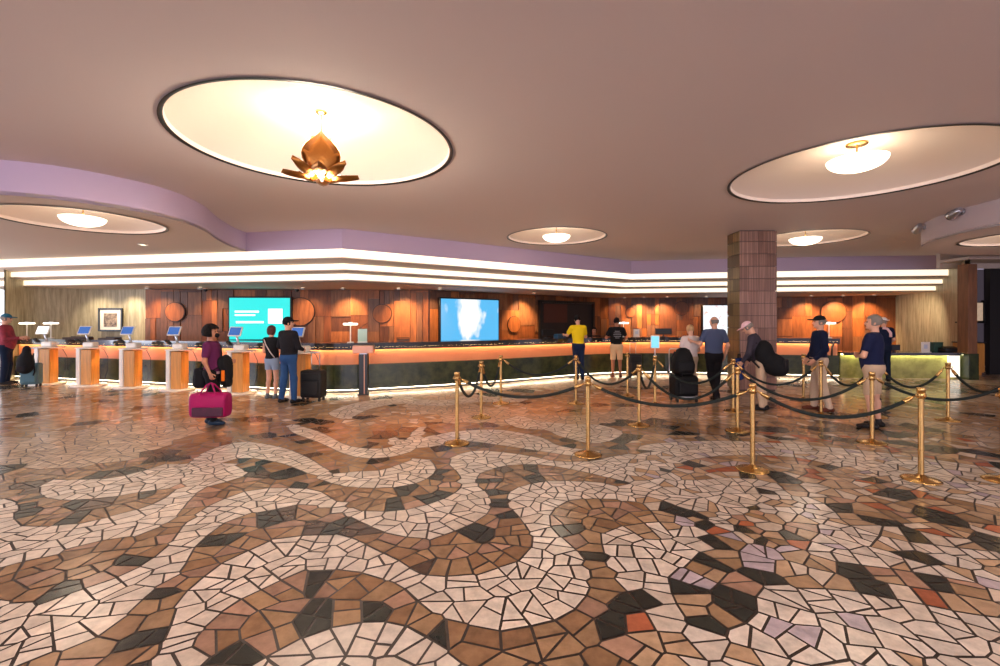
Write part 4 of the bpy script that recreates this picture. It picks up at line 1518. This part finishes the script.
DEF = dict(hL=(-.088, 0, .92), kL=(-.10, .02, .50), aL=(-.11, -.02, .085), hR=(.088, 0, .92), kR=(.10, .02, .50), aR=(.11, -.02, .085),
           sL=(-.175, -.01, 1.415), eL=(-.235, -.04, 1.13), wL=(-.245, .03, .89), sR=(.175, -.01, 1.415), eR=(.235, -.04, 1.13), wR=(.245, .03, .89),
           tL=.12, tR=-.12, curl=.5)


def person(label, at, face, height, skin, top, bottom, hair, hairm, pose=None, lean=0.0, turn=0.0, nod=0.0, bw=1.0, sleeve='short', legs='long',
           topm=None, botm=None, shoem=None, cap_m=None, hem=.87, extra=None, zoff=0.0, feet=True):
    J = dict(DEF)
    J.update(pose or {})
    s = height / 1.75
    hip = (0, 0, .95 + zoff)
    sh = lambda p: (p[0], p[1], p[2] + zoff)
    for k in ('sL', 'eL', 'wL', 'sR', 'eR', 'wR'): J[k] = sh(J[k])
    J['hL'], J['hR'] = sh(J['hL']), sh(J['hR'])
    Z = zoff
    up = lambda P: rotx(P, hip, -lean)          # leaning forward by `lean`
    NK = (0, -.01, 1.50 + Z)
    hd = lambda P: rotz_(rotx(up(P), NK, -nod), NK, turn)

    def up_inv(p):
        q = np.array(p, float) - np.array(hip)
        a = -lean
        ca, sa = math.cos(a), math.sin(a)
        return (q[0] + hip[0], ca * q[1] - sa * q[2] + hip[1], sa * q[1] + ca * q[2] + hip[2])

    def torso(P, g):
        U = up(P)
        L = [ell(U, (0, .0, 1.27 + Z), (.165 * (.6 + .4 * bw) + g, .112 * (.6 + .4 * bw) + g, .22 + g)),
             ell(U, (0, .012 * bw ** 3, 1.08 + Z), (.142 * bw + g, .108 * bw + g, .19 + g)),
             cap_(U, (-.135, -.012, 1.405 + Z), (.135, -.012, 1.405 + Z), .062 + g, .062 + g),
             ell(P, (0, -.005, .93 + Z), (.158 * (.5 + .5 * bw) + g, .118 * (.5 + .5 * bw) + g, .13 + g))]
        return uni(L, .06)

    def arms(P, g0, g1, upto=1.0, k=.03):
        U = up(P)
        L = []
        for q in 'LR':
            S, E, W = J['s' + q], J['e' + q], J['w' + q]
            if upto >= 1:
                L += [cap_(U, S, E, .050 + g0, .038 + g0), cap_(U, E, W, .038 + g1, .025 + g1)]
            else:
                E2 = tuple(S[i] + (E[i] - S[i]) * upto for i in range(3))
                L += [cap_(U, S, E2, .052 + g0, .047 + g0)]
        return uni(L, k)

    def legs_(P, g0, g1, k=.025):
        L = []
        for q in 'LR':
            Hh, K, A = J['h' + q], J['k' + q], J['a' + q]
            L += [cap_(P, Hh, K, .082 + g0, .054 + g0), cap_(P, K, A, .052 + g1, .034 + g1)]
            if g1 < .006:
                c = tuple(K[i] + (A[i] - K[i]) * .3 - (0, .02, 0)[i] for i in range(3))
                L += [cap_(P, c, tuple(K[i] + (A[i] - K[i]) * .5 - (0, .012, 0)[i] for i in range(3)), .045, .036)]
        return uni(L, k)

    def head(P):
        H = hd(P)
        L = [ell(H, (0, -.012, 1.652 + Z), (.074, .094, .098)), ell(H, (0, .028, 1.590 + Z), (.052, .060, .062))]
        d = uni(L, .035)
        d = smin(d, cap_(H, (0, .082, 1.650 + Z), (0, .103, 1.616 + Z), .007, .0135), .012)
        d = smin(d, ell(H, (0, .075, 1.552 + Z), (.022, .018, .016)), .015)
        for x in (-1, 1): d = smin(d, ell(H, (x * .077, -.012, 1.628 + Z), (.010, .020, .031)), .006)
        for x in (-1, 1):
            e_ = ell(H, (x * .031, .090, 1.648 + Z), (.020, .014, .012))
            d = -smin(-d, e_, .008)
        return d

    def body(P):
        neck = cap_(up(P), (0, -.03, 1.42 + Z), (0, -.015, 1.58 + Z), .056, .052)
        hd_ = smin(head(P), neck, .03)
        return uni([torso(P, -.012), hd_, arms(P, 0, 0), legs_(P, -.002, 0)], .02)

    pts = np.array([up_inv(J[k]) for k in ('sL', 'eL', 'wL', 'sR', 'eR', 'wR')] + [up_inv((0, .1, 1.77 + Z)), up_inv((0, -.13, 1.2 + Z)), up_inv((0, .2, 1.1 + Z))] + [J[k] for k in ('kL', 'kR', 'aL', 'aR')])
    lo = pts.min(0) - .16; hi = pts.max(0) + .16
    lo[2] = 0.02; hi[2] = up_inv((0, 0, 1.80 + Z))[2] + .03
    t = thing('person', label, 'person', at, face)

    def put(name, V, Q, m, par=None, mids=None):
        return obj_raw(name, V * s, Q, m, par if par is not None else t, True, mids)

    V, Q = mesh_of(body, lo, hi, .0125)
    allV, allQ = [V], [Q]
    n = len(V)
    # hands: palm, four bent fingers and a thumb
    for q, sx in (('L', -1), ('R', 1)):
        E_, W = np.array(up_inv(J['e' + q])), np.array(up_inv(J['w' + q]))
        d = (W - E_) / np.linalg.norm(W - E_)
        inn = np.array([-sx, .15, .05]); inn -= d * (inn @ d); inn /= np.linalg.norm(inn)
        th = np.cross(d, inn) * (1 if sx < 0 else -1)
        if th[1] < 0 and abs(th[1]) > .3: th = -th
        c = J['curl']
        def hand(P):
            palm = W + d * .012
            L = [cap_(P, W - d * .02, W + d * .01, .025, .025)]
            for o in (-.024, -.008, .008, .024):
                L.append(cap_(P, palm + th * o * .6, W + d * .085 + th * o, .015, .0115))
            D = uni(L, .012)
            for o, ln in ((-.026, .055), (-.009, .068), (.009, .074), (.026, .066)):
                a0 = W + d * .088 + th * o
                d1 = d * math.cos(c * .8) + inn * math.sin(c * .8)
                d2 = d * math.cos(c * 2.0) + inn * math.sin(c * 2.0)
                a1 = a0 + d1 * ln * .5
                D = smin(D, cap_(P, a0, a1, .0095, .0085), .004)
                D = smin(D, cap_(P, a1, a1 + d2 * ln * .55, .0085, .0068), .003)
            b0 = W + d * .025 + th * .026
            b1 = b0 + (d * .6 + th * .75 + inn * .2) * .042
            D = smin(D, cap_(P, b0, b1, .013, .010), .008)
            D = smin(D, cap_(P, b1, b1 + (d * .9 + th * .15 + inn * .4) * .032, .010, .0078), .004)
            return D
        l2 = np.minimum(W, W + d * .2) - .075; h2 = np.maximum(W, W + d * .2) + .075
        v, f = mesh_of(hand, l2, h2, .0058)
        allV.append(v); allQ.append(f + n); n += len(v)
    put('body', np.vstack(allV), np.vstack(allQ), skin)

    # eyes and mouth
    bm = bm_new()
    def hinv(p):
        p = np.array(p, float) + np.array((0, 0, Z))
        q = p - np.array(NK)
        a = turn; ca, sa = math.cos(a), math.sin(a)
        q = np.array([ca * q[0] - sa * q[1], sa * q[0] + ca * q[1], q[2]])
        a = -nod; ca, sa = math.cos(a), math.sin(a)
        q = np.array([q[0], ca * q[1] - sa * q[2], sa * q[1] + ca * q[2]]) + np.array(NK)
        return Vector(up_inv(q)) * s
    for x in (-1, 1): bmesh.ops.create_uvsphere(bm, u_segments=10, v_segments=8, radius=.0105 * s, matrix=Matrix.Translation(hinv((x * .031, .076, 1.648))))
    obj('eyes', bm, M['eye'], t)
    bm = bm_new(); tube(bm, [hinv((-.022, .079, 1.583)), hinv((0, .0905, 1.581)), hinv((.022, .079, 1.583))], [.003, .006, .003], 8); obj('mouth', bm, M['lip'], t)

    # top
    zh = hem + Z
    def shirt(P):
        U = up(P)
        d = torso(P, .012)
        a = arms(P, .014, .012, 1.0 if sleeve == 'long' else .62)
        if sleeve == 'none': a = arms(P, .012, 0, .12)
        d = smin(d, a, .035)
        d = np.maximum(d, zh - U[..., 2])
        collar = cap_(U, (0, -.03, 1.42 + Z), (0, -.025, 1.478 + Z), .066, .060)
        d = smin(d, collar, .02)
        d = np.maximum(d, U[..., 2] - (1.492 + Z) + .25 * np.maximum(U[..., 1], 0))
        if sleeve == 'long':
            for q in 'LR':
                E_, W = np.array(J['e' + q]), np.array(J['w' + q]); dd = (W - E_) / np.linalg.norm(W - E_)
                near = np.linalg.norm(U - W, axis=-1) - .09
                d = np.maximum(d, np.minimum((U - W) @ dd + .004, -near))
        return d
    V, Q = mesh_of(shirt, lo, hi, .0145)
    put('shirt', V, Q, topm)

    # bottom
    def trousers(P):
        g = .014
        pel = ell(P, (0, -.005, .93 + Z), (.158 * (.5 + .5 * bw) + g, .118 * (.5 + .5 * bw) + g, .13 + g))
        if bw > 1.1: pel = smin(pel, ell(P, (0, .02, 1.02 + Z), (.14 * bw + .008, .105 * bw + .008, .1)), .05)
        if legs == 'long':
            L = legs_(P, .012, .022)
            d = smin(pel, L, .04)
            cut_ = np.full(P.shape[:-1], -1.0)
            return np.maximum(np.maximum(d, P[..., 2] - (1.0 + Z)), .055 - P[..., 2])
        L = []
        for q in 'LR':
            Hh, K = J['h' + q], J['k' + q]
            L.append(cap_(P, Hh, K, .092, .078))
            if legs == 'knee': pass
        d = smin(pel, uni(L, .015), .04)
        kz = min(J['kL'][2], J['kR'][2]) + (.02 if legs == 'knee' else .20)
        return np.maximum(np.maximum(d, P[..., 2] - (1.0 + Z)), kz - P[..., 2])
    V, Q = mesh_of(trousers, lo, hi, .0145)
    put('trousers' if legs == 'long' else 'shorts', V, Q, botm)

    # shoes
    if feet:
        for q in 'LR':
            A = J['a' + q]; ta = J['t' + q]
            f = np.array([-math.sin(ta), math.cos(ta), 0])
            A0 = np.array([A[0], A[1], 0])
            zb = max(0.0, A[2] - .085)
            def shoe(P):
                R_ = P - np.array((0, 0, zb))
                D = uni([cap_(R_, A0 - f * .045 + np.array((0, 0, .042)), A0 + f * .10 + np.array((0, 0, .036)), .044, .042),
                         cap_(R_, A0 + f * .10 + np.array((0, 0, .03)), A0 + f * .165 + np.array((0, 0, .028)), .044, .034),
                         cap_(R_, A0 + np.array((0, 0, .04)), np.array(A) - np.array((0, 0, zb - .02)), .046, .042)], .02)
                return np.maximum(D, .003 - R_[..., 2])
            l2 = np.minimum(A0 - f * .1, A0 + f * .22) - .06; h2 = np.maximum(A0 - f * .1, A0 + f * .22) + .06
            l2[2] = -.02 + zb; h2[2] = zb + .17
            V, Q = mesh_of(shoe, l2, h2, .0095)
            put('shoe', V, Q, shoem)

    # hair
    hc = np.array(up_inv((0, 0, 1.65 + Z)))
    l2, h2 = hc - .25, hc + .25
    if hair in ('short', 'bob', 'curly', 'fringe'):
        def hr(P):
            H = hd(P)
            g = {'short': .010, 'bob': .02, 'curly': .046, 'fringe': .008}[hair]
            d = ell(H, (0, -.016, 1.658 + Z), (.076 + g, .096 + g, .100 + g))
            if hair == 'bob': d = smin(d, ell(H, (0, -.05, 1.60 + Z), (.085, .06, .09)), .03)
            if hair == 'curly':
                d = d + .006 * np.sin(H[..., 0] * 90) * np.sin(H[..., 1] * 90) * np.sin(H[..., 2] * 90)
                d = smin(d, ell(H, (0, -.05, 1.62 + Z), (.115, .09, .10)), .03)
            facez = 1.70 + Z
            face_ = np.minimum(H[..., 1] - (.03 if hair != 'fringe' else -.02), facez - H[..., 2])
            if hair == 'fringe': face_ = np.maximum(face_, H[..., 2] - (1.685 + Z))
            d = np.maximum(d, face_)
            low = {'short': 1.585, 'bob': 1.53, 'curly': 1.56, 'fringe': 1.59}[hair] + Z
            d = np.maximum(d, low - H[..., 2] - .3 * np.minimum(H[..., 1] + .02, 0))
            if hair == 'fringe': d = np.maximum(d, H[..., 2] - (1.70 + Z))
            return d
        V, Q = mesh_of(hr, l2, h2, .0085)
        put('hair', V, Q, hairm)
    if cap_m is not None:
        def cp(P):
            H = hd(P)
            d = ell(H, (0, -.012, 1.672 + Z), (.088, .106, .098))
            d = np.maximum(d, 1.672 + Z - H[..., 2] - .12 * H[..., 1])
            br = ell(H, (0, .115, 1.684 + Z), (.072, .082, .013))
            return smin(d, br, .012)
        V, Q = mesh_of(cp, l2, h2, .008)
        put('cap', V, Q, cap_m)
    if extra: extra(t, s, lambda p: Vector(up_inv((p[0], p[1], p[2] + Z))) * s)
    return t


def deg(a): return math.radians(a)


cloth('plum_knit', 92, 32, 74); cloth('black_cotton', 24, 24, 26); cloth('black_knit', 28, 26, 30); cloth('blue_denim', 44, 78, 124); cloth('pale_denim', 140, 158, 182)
cloth('navy_wool', 20, 28, 54); cloth('navy_polo', 24, 30, 62); cloth('khaki', 196, 168, 140); cloth('beige', 208, 184, 160); cloth('yellow_jersey', 236, 204, 28); cloth('dark_indigo', 24, 40, 72)
cloth('sand_shorts', 226, 198, 158); cloth('cream_top', 224, 206, 198); cloth('slate_shirt', 74, 84, 112); cloth('charcoal_trousers', 26, 24, 28); cloth('red_plaid', 146, 44, 58)
cloth('navy_trousers', 18, 30, 52); cloth('grey_jacket', 58, 52, 62); cloth('teal_cap', 40, 96, 122); cloth('white_cap', 240, 232, 228); cloth('pink_white', 230, 190, 196); cloth('magenta_nylon', 156, 18, 86, .5)
cloth('brown_leather', 92, 44, 30, .4); cloth('dark_leather', 24, 22, 24, .4); cloth('grey_shoe', 96, 104, 112, .5); cloth('blue_shoe', 34, 52, 72, .5); cloth('orange_tag', 240, 120, 30); cloth('blue_nylon', 24, 44, 96)
M['red_plaid'] = mat('red_plaid_b', srgb(150, 46, 60), .85, noise=(12, .5, srgb(70, 30, 50)))


def strap(name, pts, r, m):
    def f(t, s, U):
        bm = bm_new(); tube(bm, [U(p) for p in pts], r, 8); obj(name, bm, m, t)
    return f


# capped person in red at the left border
q = fl(6, 384.3)
person('heavy person in red plaid shirt and teal cap standing at the leftmost kiosk', q, deg(-62), 1.80, M['skin_light'], 0, 0, 'short', M['hair_grey'],
       dict(eR=(.24, .06, 1.12), wR=(.16, .30, 1.16), eL=(-.24, .06, 1.12), wL=(-.14, .30, 1.14)), bw=1.38, sleeve='long', topm=M['red_plaid'], botm=M['navy_trousers'], shoem=M['dark_leather'], cap_m=M['teal_cap'], nod=.1)
# woman in plum with the magenta bag
q = fl(212, 424)


def x_woman(t, s, U):
    bm = bm_new(); tube(bm, [U((-.10, .11, 1.40)), U((-.02, .15, 1.25)), U((.08, .17, 1.05)), U((.16, .06, .96)), U((.12, -.14, .98)), U((-.02, -.15, 1.2)), U((-.12, -.06, 1.45)), U((-.10, .11, 1.40))], .010, 8); obj('bag_strap', bm, M['black_cotton'], t)
    bm = bm_new(); lathe(bm, [(.155 * s, .90 * s), (.162 * s, .905 * s), (.162 * s, .945 * s), (.155 * s, .95 * s)], seg=32, cap=False); o = obj('belt', bm, mat('striped_belt', srgb(190, 150, 160), .6), t)
    o.scale = (1, .82, 1)
    bm = bm_new(); bmesh.ops.create_uvsphere(bm, u_segments=14, v_segments=10, radius=.05 * s, matrix=Matrix.Translation(U((0, .082, 1.588))) @ Matrix.Diagonal((1.0, .75, .85, 1))); obj('face_mask', bm, M['black_cotton'], t)


person('woman in plum top with curly dark hair carrying a magenta bag', q, deg(-80), 1.55, M['skin_tan'], 0, 0, 'curly', M['hair_dark'],
       dict(eR=(.24, -.02, 1.14), wR=(.235, .06, .93), eL=(-.22, .02, 1.14), wL=(-.13, .26, 1.12), kR=(.09, .06, .51), aR=(.09, .06, .085), kL=(-.09, .03, .50), aL=(-.09, -.07, .085), curl=.9, tR=0, tL=0),
       topm=M['plum_knit'], botm=M['black_cotton'], shoem=M['blue_shoe'], extra=x_woman, nod=-.05, bw=.98)
# her bag
Y0 = q.y
t = thing('duffel_bag', 'large magenta duffel bag hanging from the hand of the woman in plum', 'bag', (q.x + .13, q.y - .235, .16), deg(4))
bm = bm_new()
rings = []
for xx, sc in ((-.265, .80), (-.255, .93), (-.22, 1), (.22, 1), (.255, .93), (.265, .80)):
    rings.append([Vector((xx, .13 * sc * math.copysign(abs(math.cos(a)) ** .55, math.cos(a)), .19 + .19 * sc * math.copysign(abs(math.sin(a)) ** .55, math.sin(a)))) for a in [2 * PI * k / 24 for k in range(24)]])
loft(bm, rings); obj('body', bm, M['magenta_nylon'], t)
bm = bm_new(); box(bm, (0.02, -.128, .10), (.45, .03, .14), bev=.012); obj('dark_lower_panel', bm, mat('dark_wine_nylon', srgb(74, 16, 50), .6, noise=(16, .5, srgb(20, 10, 20))), t)
for s_ in (-1, 1):
    bm = bm_new(); tube(bm, [(-.13, s_ * .10, .30), (-.10, s_ * .08, .40), (-.04, s_ * .03, .50), (0, 0, .525), (.04, s_ * .03, .50), (.10, s_ * .08, .40), (.13, s_ * .10, .30)], .012, 8); obj('carry_handle', bm, M['magenta_nylon'], t)
# dark coat over her arm
t = thing('folded_coat', 'black coat folded over the forearm of the woman in plum', 'coat', (q.x + .17, q.y + .06, .60), 0)
def coat(P):
    d = uni([ell(P, (0, 0, .36), (.10, .13, .13)), ell(P, (.02, 0, .20), (.085, .10, .22)), ell(P, (.03, .03, .08), (.06, .08, .10))], .05)
    return d + .008 * np.sin(P[..., 0] * 70 + P[..., 2] * 20)
V, Q = mesh_of(coat, (-.2, -.2, -.1), (.2, .2, .6), .012)
obj_raw('cloth_body', V, Q, M['black_cotton'], t, True)
bm = bm_new(); box(bm, (.03, -.105, .17), (.05, .02, .17), bev=.008); obj('orange_tag', bm, M['orange_tag'], t)
t = thing('shoulder_bag', 'black shoulder bag at the back of the woman in plum', 'bag', (q.x - .20, q.y + .06, .56), deg(10))
bm = bm_new(); box(bm, (0, 0, .17), (.17, .24, .32), bev=.05, seg=3); obj('body', bm, M['black_knit'], t)
bm = bm_new(); box(bm, (-.085, 0, .13), (.03, .17, .17), bev=.012); obj('pocket', bm, M['black_cotton'], t)

# couple at the kiosk
q = fl(272, 398.5)
person('person in black sleeveless top and pale denim shorts with auburn hair', q, deg(-12), 1.52, M['skin_light'], 0, 0, 'bob', M['hair_auburn'],
       dict(eR=(.23, .02, 1.14), wR=(.17, .16, 1.02), eL=(-.23, .02, 1.14), wL=(-.16, .17, 1.05)), sleeve='none', legs='short', topm=M['black_cotton'], botm=M['pale_denim'], shoem=M['grey_shoe'],
       extra=strap('cross_strap', [(-.14, -.10, 1.43), (-.06, -.135, 1.3), (.06, -.13, 1.12), (.14, -.09, 1.0)], .010, M['cream_top']))
q = fl(288.5, 402.5)
person('man in black shirt, blue jeans and black cap beside the black suitcase', q, deg(-22), 1.70, M['skin_light'], 0, 0, 'short', M['hair_dark'],
       dict(eL=(-.25, .0, 1.15), wL=(-.18, .16, 1.05), eR=(.25, .02, 1.14), wR=(.19, .20, 1.08), kL=(-.12, .0, .50), aL=(-.15, -.04, .085), kR=(.12, .02, .50), aR=(.15, .0, .085)), turn=deg(-40),
       sleeve='long', topm=M['black_knit'], botm=M['blue_denim'], shoem=M['dark_leather'], cap_m=M['black_cotton'], bw=1.22)
# at the desk
q = fl(578.5, 379.4)
person('man in yellow shirt and dark jeans leaning on the desk', q, deg(6), 1.78, M['skin_light'], 0, 0, 'short', M['hair_dark'],
       dict(eL=(-.27, .16, 1.22), wL=(-.30, .36, 1.26), eR=(.25, .14, 1.18), wR=(.10, .34, 1.26), kL=(-.07, .03, .5), aL=(-.05, -.02, .085), kR=(.09, .02, .5), aR=(.1, -.05, .085)), lean=.14, nod=.2,
       topm=M['yellow_jersey'], botm=M['dark_indigo'], shoem=M['dark_leather'], cap_m=M['black_cotton'])
q = fl(616.5, 377.3)


def x_print(t, s, U):
    bm = bm_new()
    for i, (w, z) in enumerate(((.14, 1.36), (.20, 1.31), (.22, 1.26), (.20, 1.21), (.12, 1.165))):
        p = U((0, -.1305 - .002 * (i % 2), z)); box(bm, p, (w, .008, .018 * s), bev=.002)
    obj('back_print', bm, mat('grey_print', srgb(150, 150, 158), .8, noise=(30, .6, srgb(40, 40, 44))), t)


person('man in black shirt with grey back print and sand shorts at the desk', q, deg(-4), 1.71, M['skin_tan'], 0, 0, 'short', M['hair_dark'],
       dict(eL=(-.29, .04, 1.17), wL=(-.27, .27, 1.17), eR=(.29, .04, 1.17), wR=(.30, .22, 1.12)), legs='knee', topm=M['black_cotton'], botm=M['sand_shorts'], shoem=M['brown_leather'], bw=1.12, extra=x_print)
# pair with the trolley
q = Vector((4.12, 9.85, 0))
person('woman in cream top with bound blond hair behind the pile of bags', q, deg(8), 1.54, M['skin_light'], 0, 0, 'short', M['hair_blond'],
       dict(eL=(-.24, .03, 1.14), wL=(-.2, .2, 1.02), eR=(.24, .03, 1.14), wR=(.2, .18, 1.0)), topm=M['cream_top'], botm=M['khaki'], shoem=M['grey_shoe'], bw=1.2, nod=.15, hem=.80)
q = fl(714, 399)
person('man in slate blue shirt and black trousers, legs crossed, back turned', q, deg(-6), 1.72, M['skin_light'], 0, 0, 'fringe', M['hair_grey'],
       dict(eL=(-.28, .0, 1.17), wL=(-.40, .12, 1.22), eR=(.27, -.03, 1.14), wR=(.24, .05, .92), kL=(-.05, .05, .50), aL=(.06, -.02, .085), kR=(.06, .0, .50), aR=(-.03, -.16, .085), tL=0, tR=.2), turn=deg(15),
       topm=M['slate_shirt'], botm=M['charcoal_trousers'], shoem=M['dark_leather'], bw=1.15)
# bending man in front of the column
q = fl(762, 409.5)


def x_pack(t, s, U):
    def pk(P):
        return uni([ell(P, (0, -.33, 1.20), (.18, .20, .27)), ell(P, (0, -.40, 1.02), (.17, .18, .20)), ell(P, (0, -.24, 1.36), (.14, .12, .12))], .06)
    pass


person('stooping man in grey jacket, pale cap and khaki trousers before the column', q, deg(50), 1.66, M['skin_light'], 0, 0, 'short', M['hair_grey'],
       dict(eR=(.25, .10, 1.15), wR=(.17, .28, 1.0), eL=(-.25, .12, 1.15), wL=(-.18, .30, 1.02)), lean=.34, nod=.2, sleeve='long', topm=M['grey_jacket'], botm=M['khaki'], shoem=M['dark_leather'], cap_m=M['pink_white'], bw=1.12)
f = Vector((-math.sin(deg(50)), math.cos(deg(50)), 0))
t = thing('hiking_backpack', 'big black backpack on the stooping man, hanging out behind him', 'backpack', Vector((q.x, q.y, 0)) - f * .14 + Vector((-.07, 0, .64)), deg(50))
def pk(P):
    return uni([ell(P, (0, .05, .40), (.19, .16, .24)), ell(P, (0, -.12, .20), (.18, .19, .20)), ell(P, (0, -.22, .12), (.14, .12, .12))], .07)
V, Q = mesh_of(pk, (-.26, -.42, -.08), (.26, .3, .7), .014)
obj_raw('body', V, Q, M['black_cotton'], t, True)
bm = bm_new(); box(bm, (0, -.30, .22), (.22, .06, .18), bev=.025); obj('pocket', bm, M['black_knit'], t)
for s_ in (-1, 1):
    bm = bm_new(); tube(bm, [(s_ * .10, .14, .58), (s_ * .13, .24, .62), (s_ * .15, .28, .48), (s_ * .15, .22, .28), (s_ * .12, .1, .14)], .018, 8); obj('shoulder_strap', bm, M['black_knit'], t)
t = thing('blue_bag', 'dark blue bag held in front of the stooping man', 'bag', Vector((q.x, q.y, 0)) + f * .36 + Vector((0, .05, .50)), deg(50))
bm = bm_new(); box(bm, (0, 0, .22), (.26, .16, .42), bev=.06, seg=3); obj('body', bm, M['blue_nylon'], t)
bm = bm_new(); tube(bm, [(-.08, 0, .41), (-.07, 0, .50), (.07, 0, .50), (.08, 0, .41)], .012, 8); obj('grip', bm, M['black_knit'], t)

# capped man in navy
q = fl(819, 410.6)
person('man in navy jacket, black cap and beige trousers facing left', q, deg(74), 1.72, M['skin_light'], 0, 0, 'short', M['hair_grey'],
       dict(eR=(.23, .0, 1.14), wR=(.18, .13, .95), eL=(-.23, -.02, 1.14), wL=(-.19, .14, .95), kR=(.09, .04, .5), aR=(.1, .05, .085), kL=(-.1, -.02, .5), aL=(-.12, -.12, .085)), sleeve='long', topm=M['navy_wool'], botm=M['beige'],
       shoem=M['brown_leather'], cap_m=M['black_cotton'], bw=1.12, hem=.84)
# man in navy polo and shorts
q = fl(873, 427.5)
person('man in navy polo and khaki shorts with grey hair, arms folded', q, deg(38), 1.72, M['skin_light'], 0, 0, 'short', M['hair_grey'],
       dict(eR=(.25, .06, 1.13), wR=(-.02, .17, 1.14), eL=(-.25, .06, 1.13), wL=(.0, .20, 1.10), kL=(-.12, .02, .5), aL=(-.14, -.02, .085), kR=(.12, .0, .5), aR=(.13, -.04, .085)), turn=deg(20), legs='knee', topm=M['navy_polo'],
       botm=M['khaki'], shoem=M['dark_leather'], bw=1.27)
# person in white cap at the lower desk
q = Vector((10.36, 12.3, 0))
person('person in white cap and navy top standing at the lower desk', q, deg(-20), 1.71, M['skin_light'], 0, 0, 'short', M['hair_grey'],
       dict(eL=(-.28, .04, 1.15), wL=(-.26, .24, 1.0), eR=(.25, .04, 1.15), wR=(.18, .2, 1.0)), turn=deg(-50), topm=M['navy_wool'], botm=M['navy_trousers'], shoem=M['dark_leather'], cap_m=M['white_cap'], bw=1.25,
       extra=strap('scarf', [(-.05, -.10, 1.47), (.05, -.10, 1.45), (.12, -.11, 1.34), (.12, -.125, 1.22)], .035, M['pink_white']))
# clerk seated behind the desk
q = Vector((3.05, 14.75, 0))
person('seated clerk with dark hair behind the desk between the two men', q, deg(172), 1.66, M['skin_tan'], 0, 0, 'bob', M['hair_dark'],
       dict(kL=(-.12, .42, .60), aL=(-.12, .40, .16), kR=(.12, .42, .60), aR=(.12, .40, .16), eL=(-.23, .08, 1.14), wL=(-.15, .30, 1.1), eR=(.23, .08, 1.14), wR=(.15, .30, 1.1)), sleeve='long', topm=M['black_knit'], botm=M['charcoal_trousers'], shoem=M['dark_leather'], zoff=-.27)
t = thing('desk_stool', 'round dark stool under the seated clerk', 'stool', q)
bm = bm_new(); lathe(bm, [(.001, 0), (.22, 0), (.22, .02), (.03, .04), (.03, .44), (.001, .44)], seg=28); obj('base', bm, M['chrome'], t)
bm = bm_new(); lathe(bm, [(.001, .44), (.17, .44), (.18, .46), (.17, .50), (.001, .505)], seg=28); obj('seat', bm, M['black'], t)

# luggage of the person in red
suitcase('teal grey suitcase standing beside the person in red', 31.5, 387, .36, .24, .52, .95, deg(20), srgb(70, 106, 118), 'teal_shell')
q = fl(33, 387.4)
t = thing('day_backpack', 'black backpack hung on the teal suitcase at the left', 'backpack', (q.x + .08, q.y - .25, .36), deg(14))
def bp(P):
    return uni([ell(P, (0, 0, .26), (.17, .12, .26)), ell(P, (0, -.06, .15), (.13, .09, .13)), ell(P, (.02, 0, .56), (.08, .07, .12))], .06)
V, Q = mesh_of(bp, (-.25, -.22, -.06), (.25, .2, .75), .014)
obj_raw('body', V, Q, M['black_cotton'], t, True)
bm = bm_new(); box(bm, (0, -.135, .14), (.18, .05, .14), bev=.02); obj('pocket', bm, M['black_knit'], t)
for s_ in (-1, 1):
    bm = bm_new(); tube(bm, [(s_ * .09, .10, .48), (s_ * .14, .02, .3), (s_ * .19, -.02, .05), (s_ * .15, .0, -.04)], .015, 8); obj('strap', bm, M['black_knit'], t)
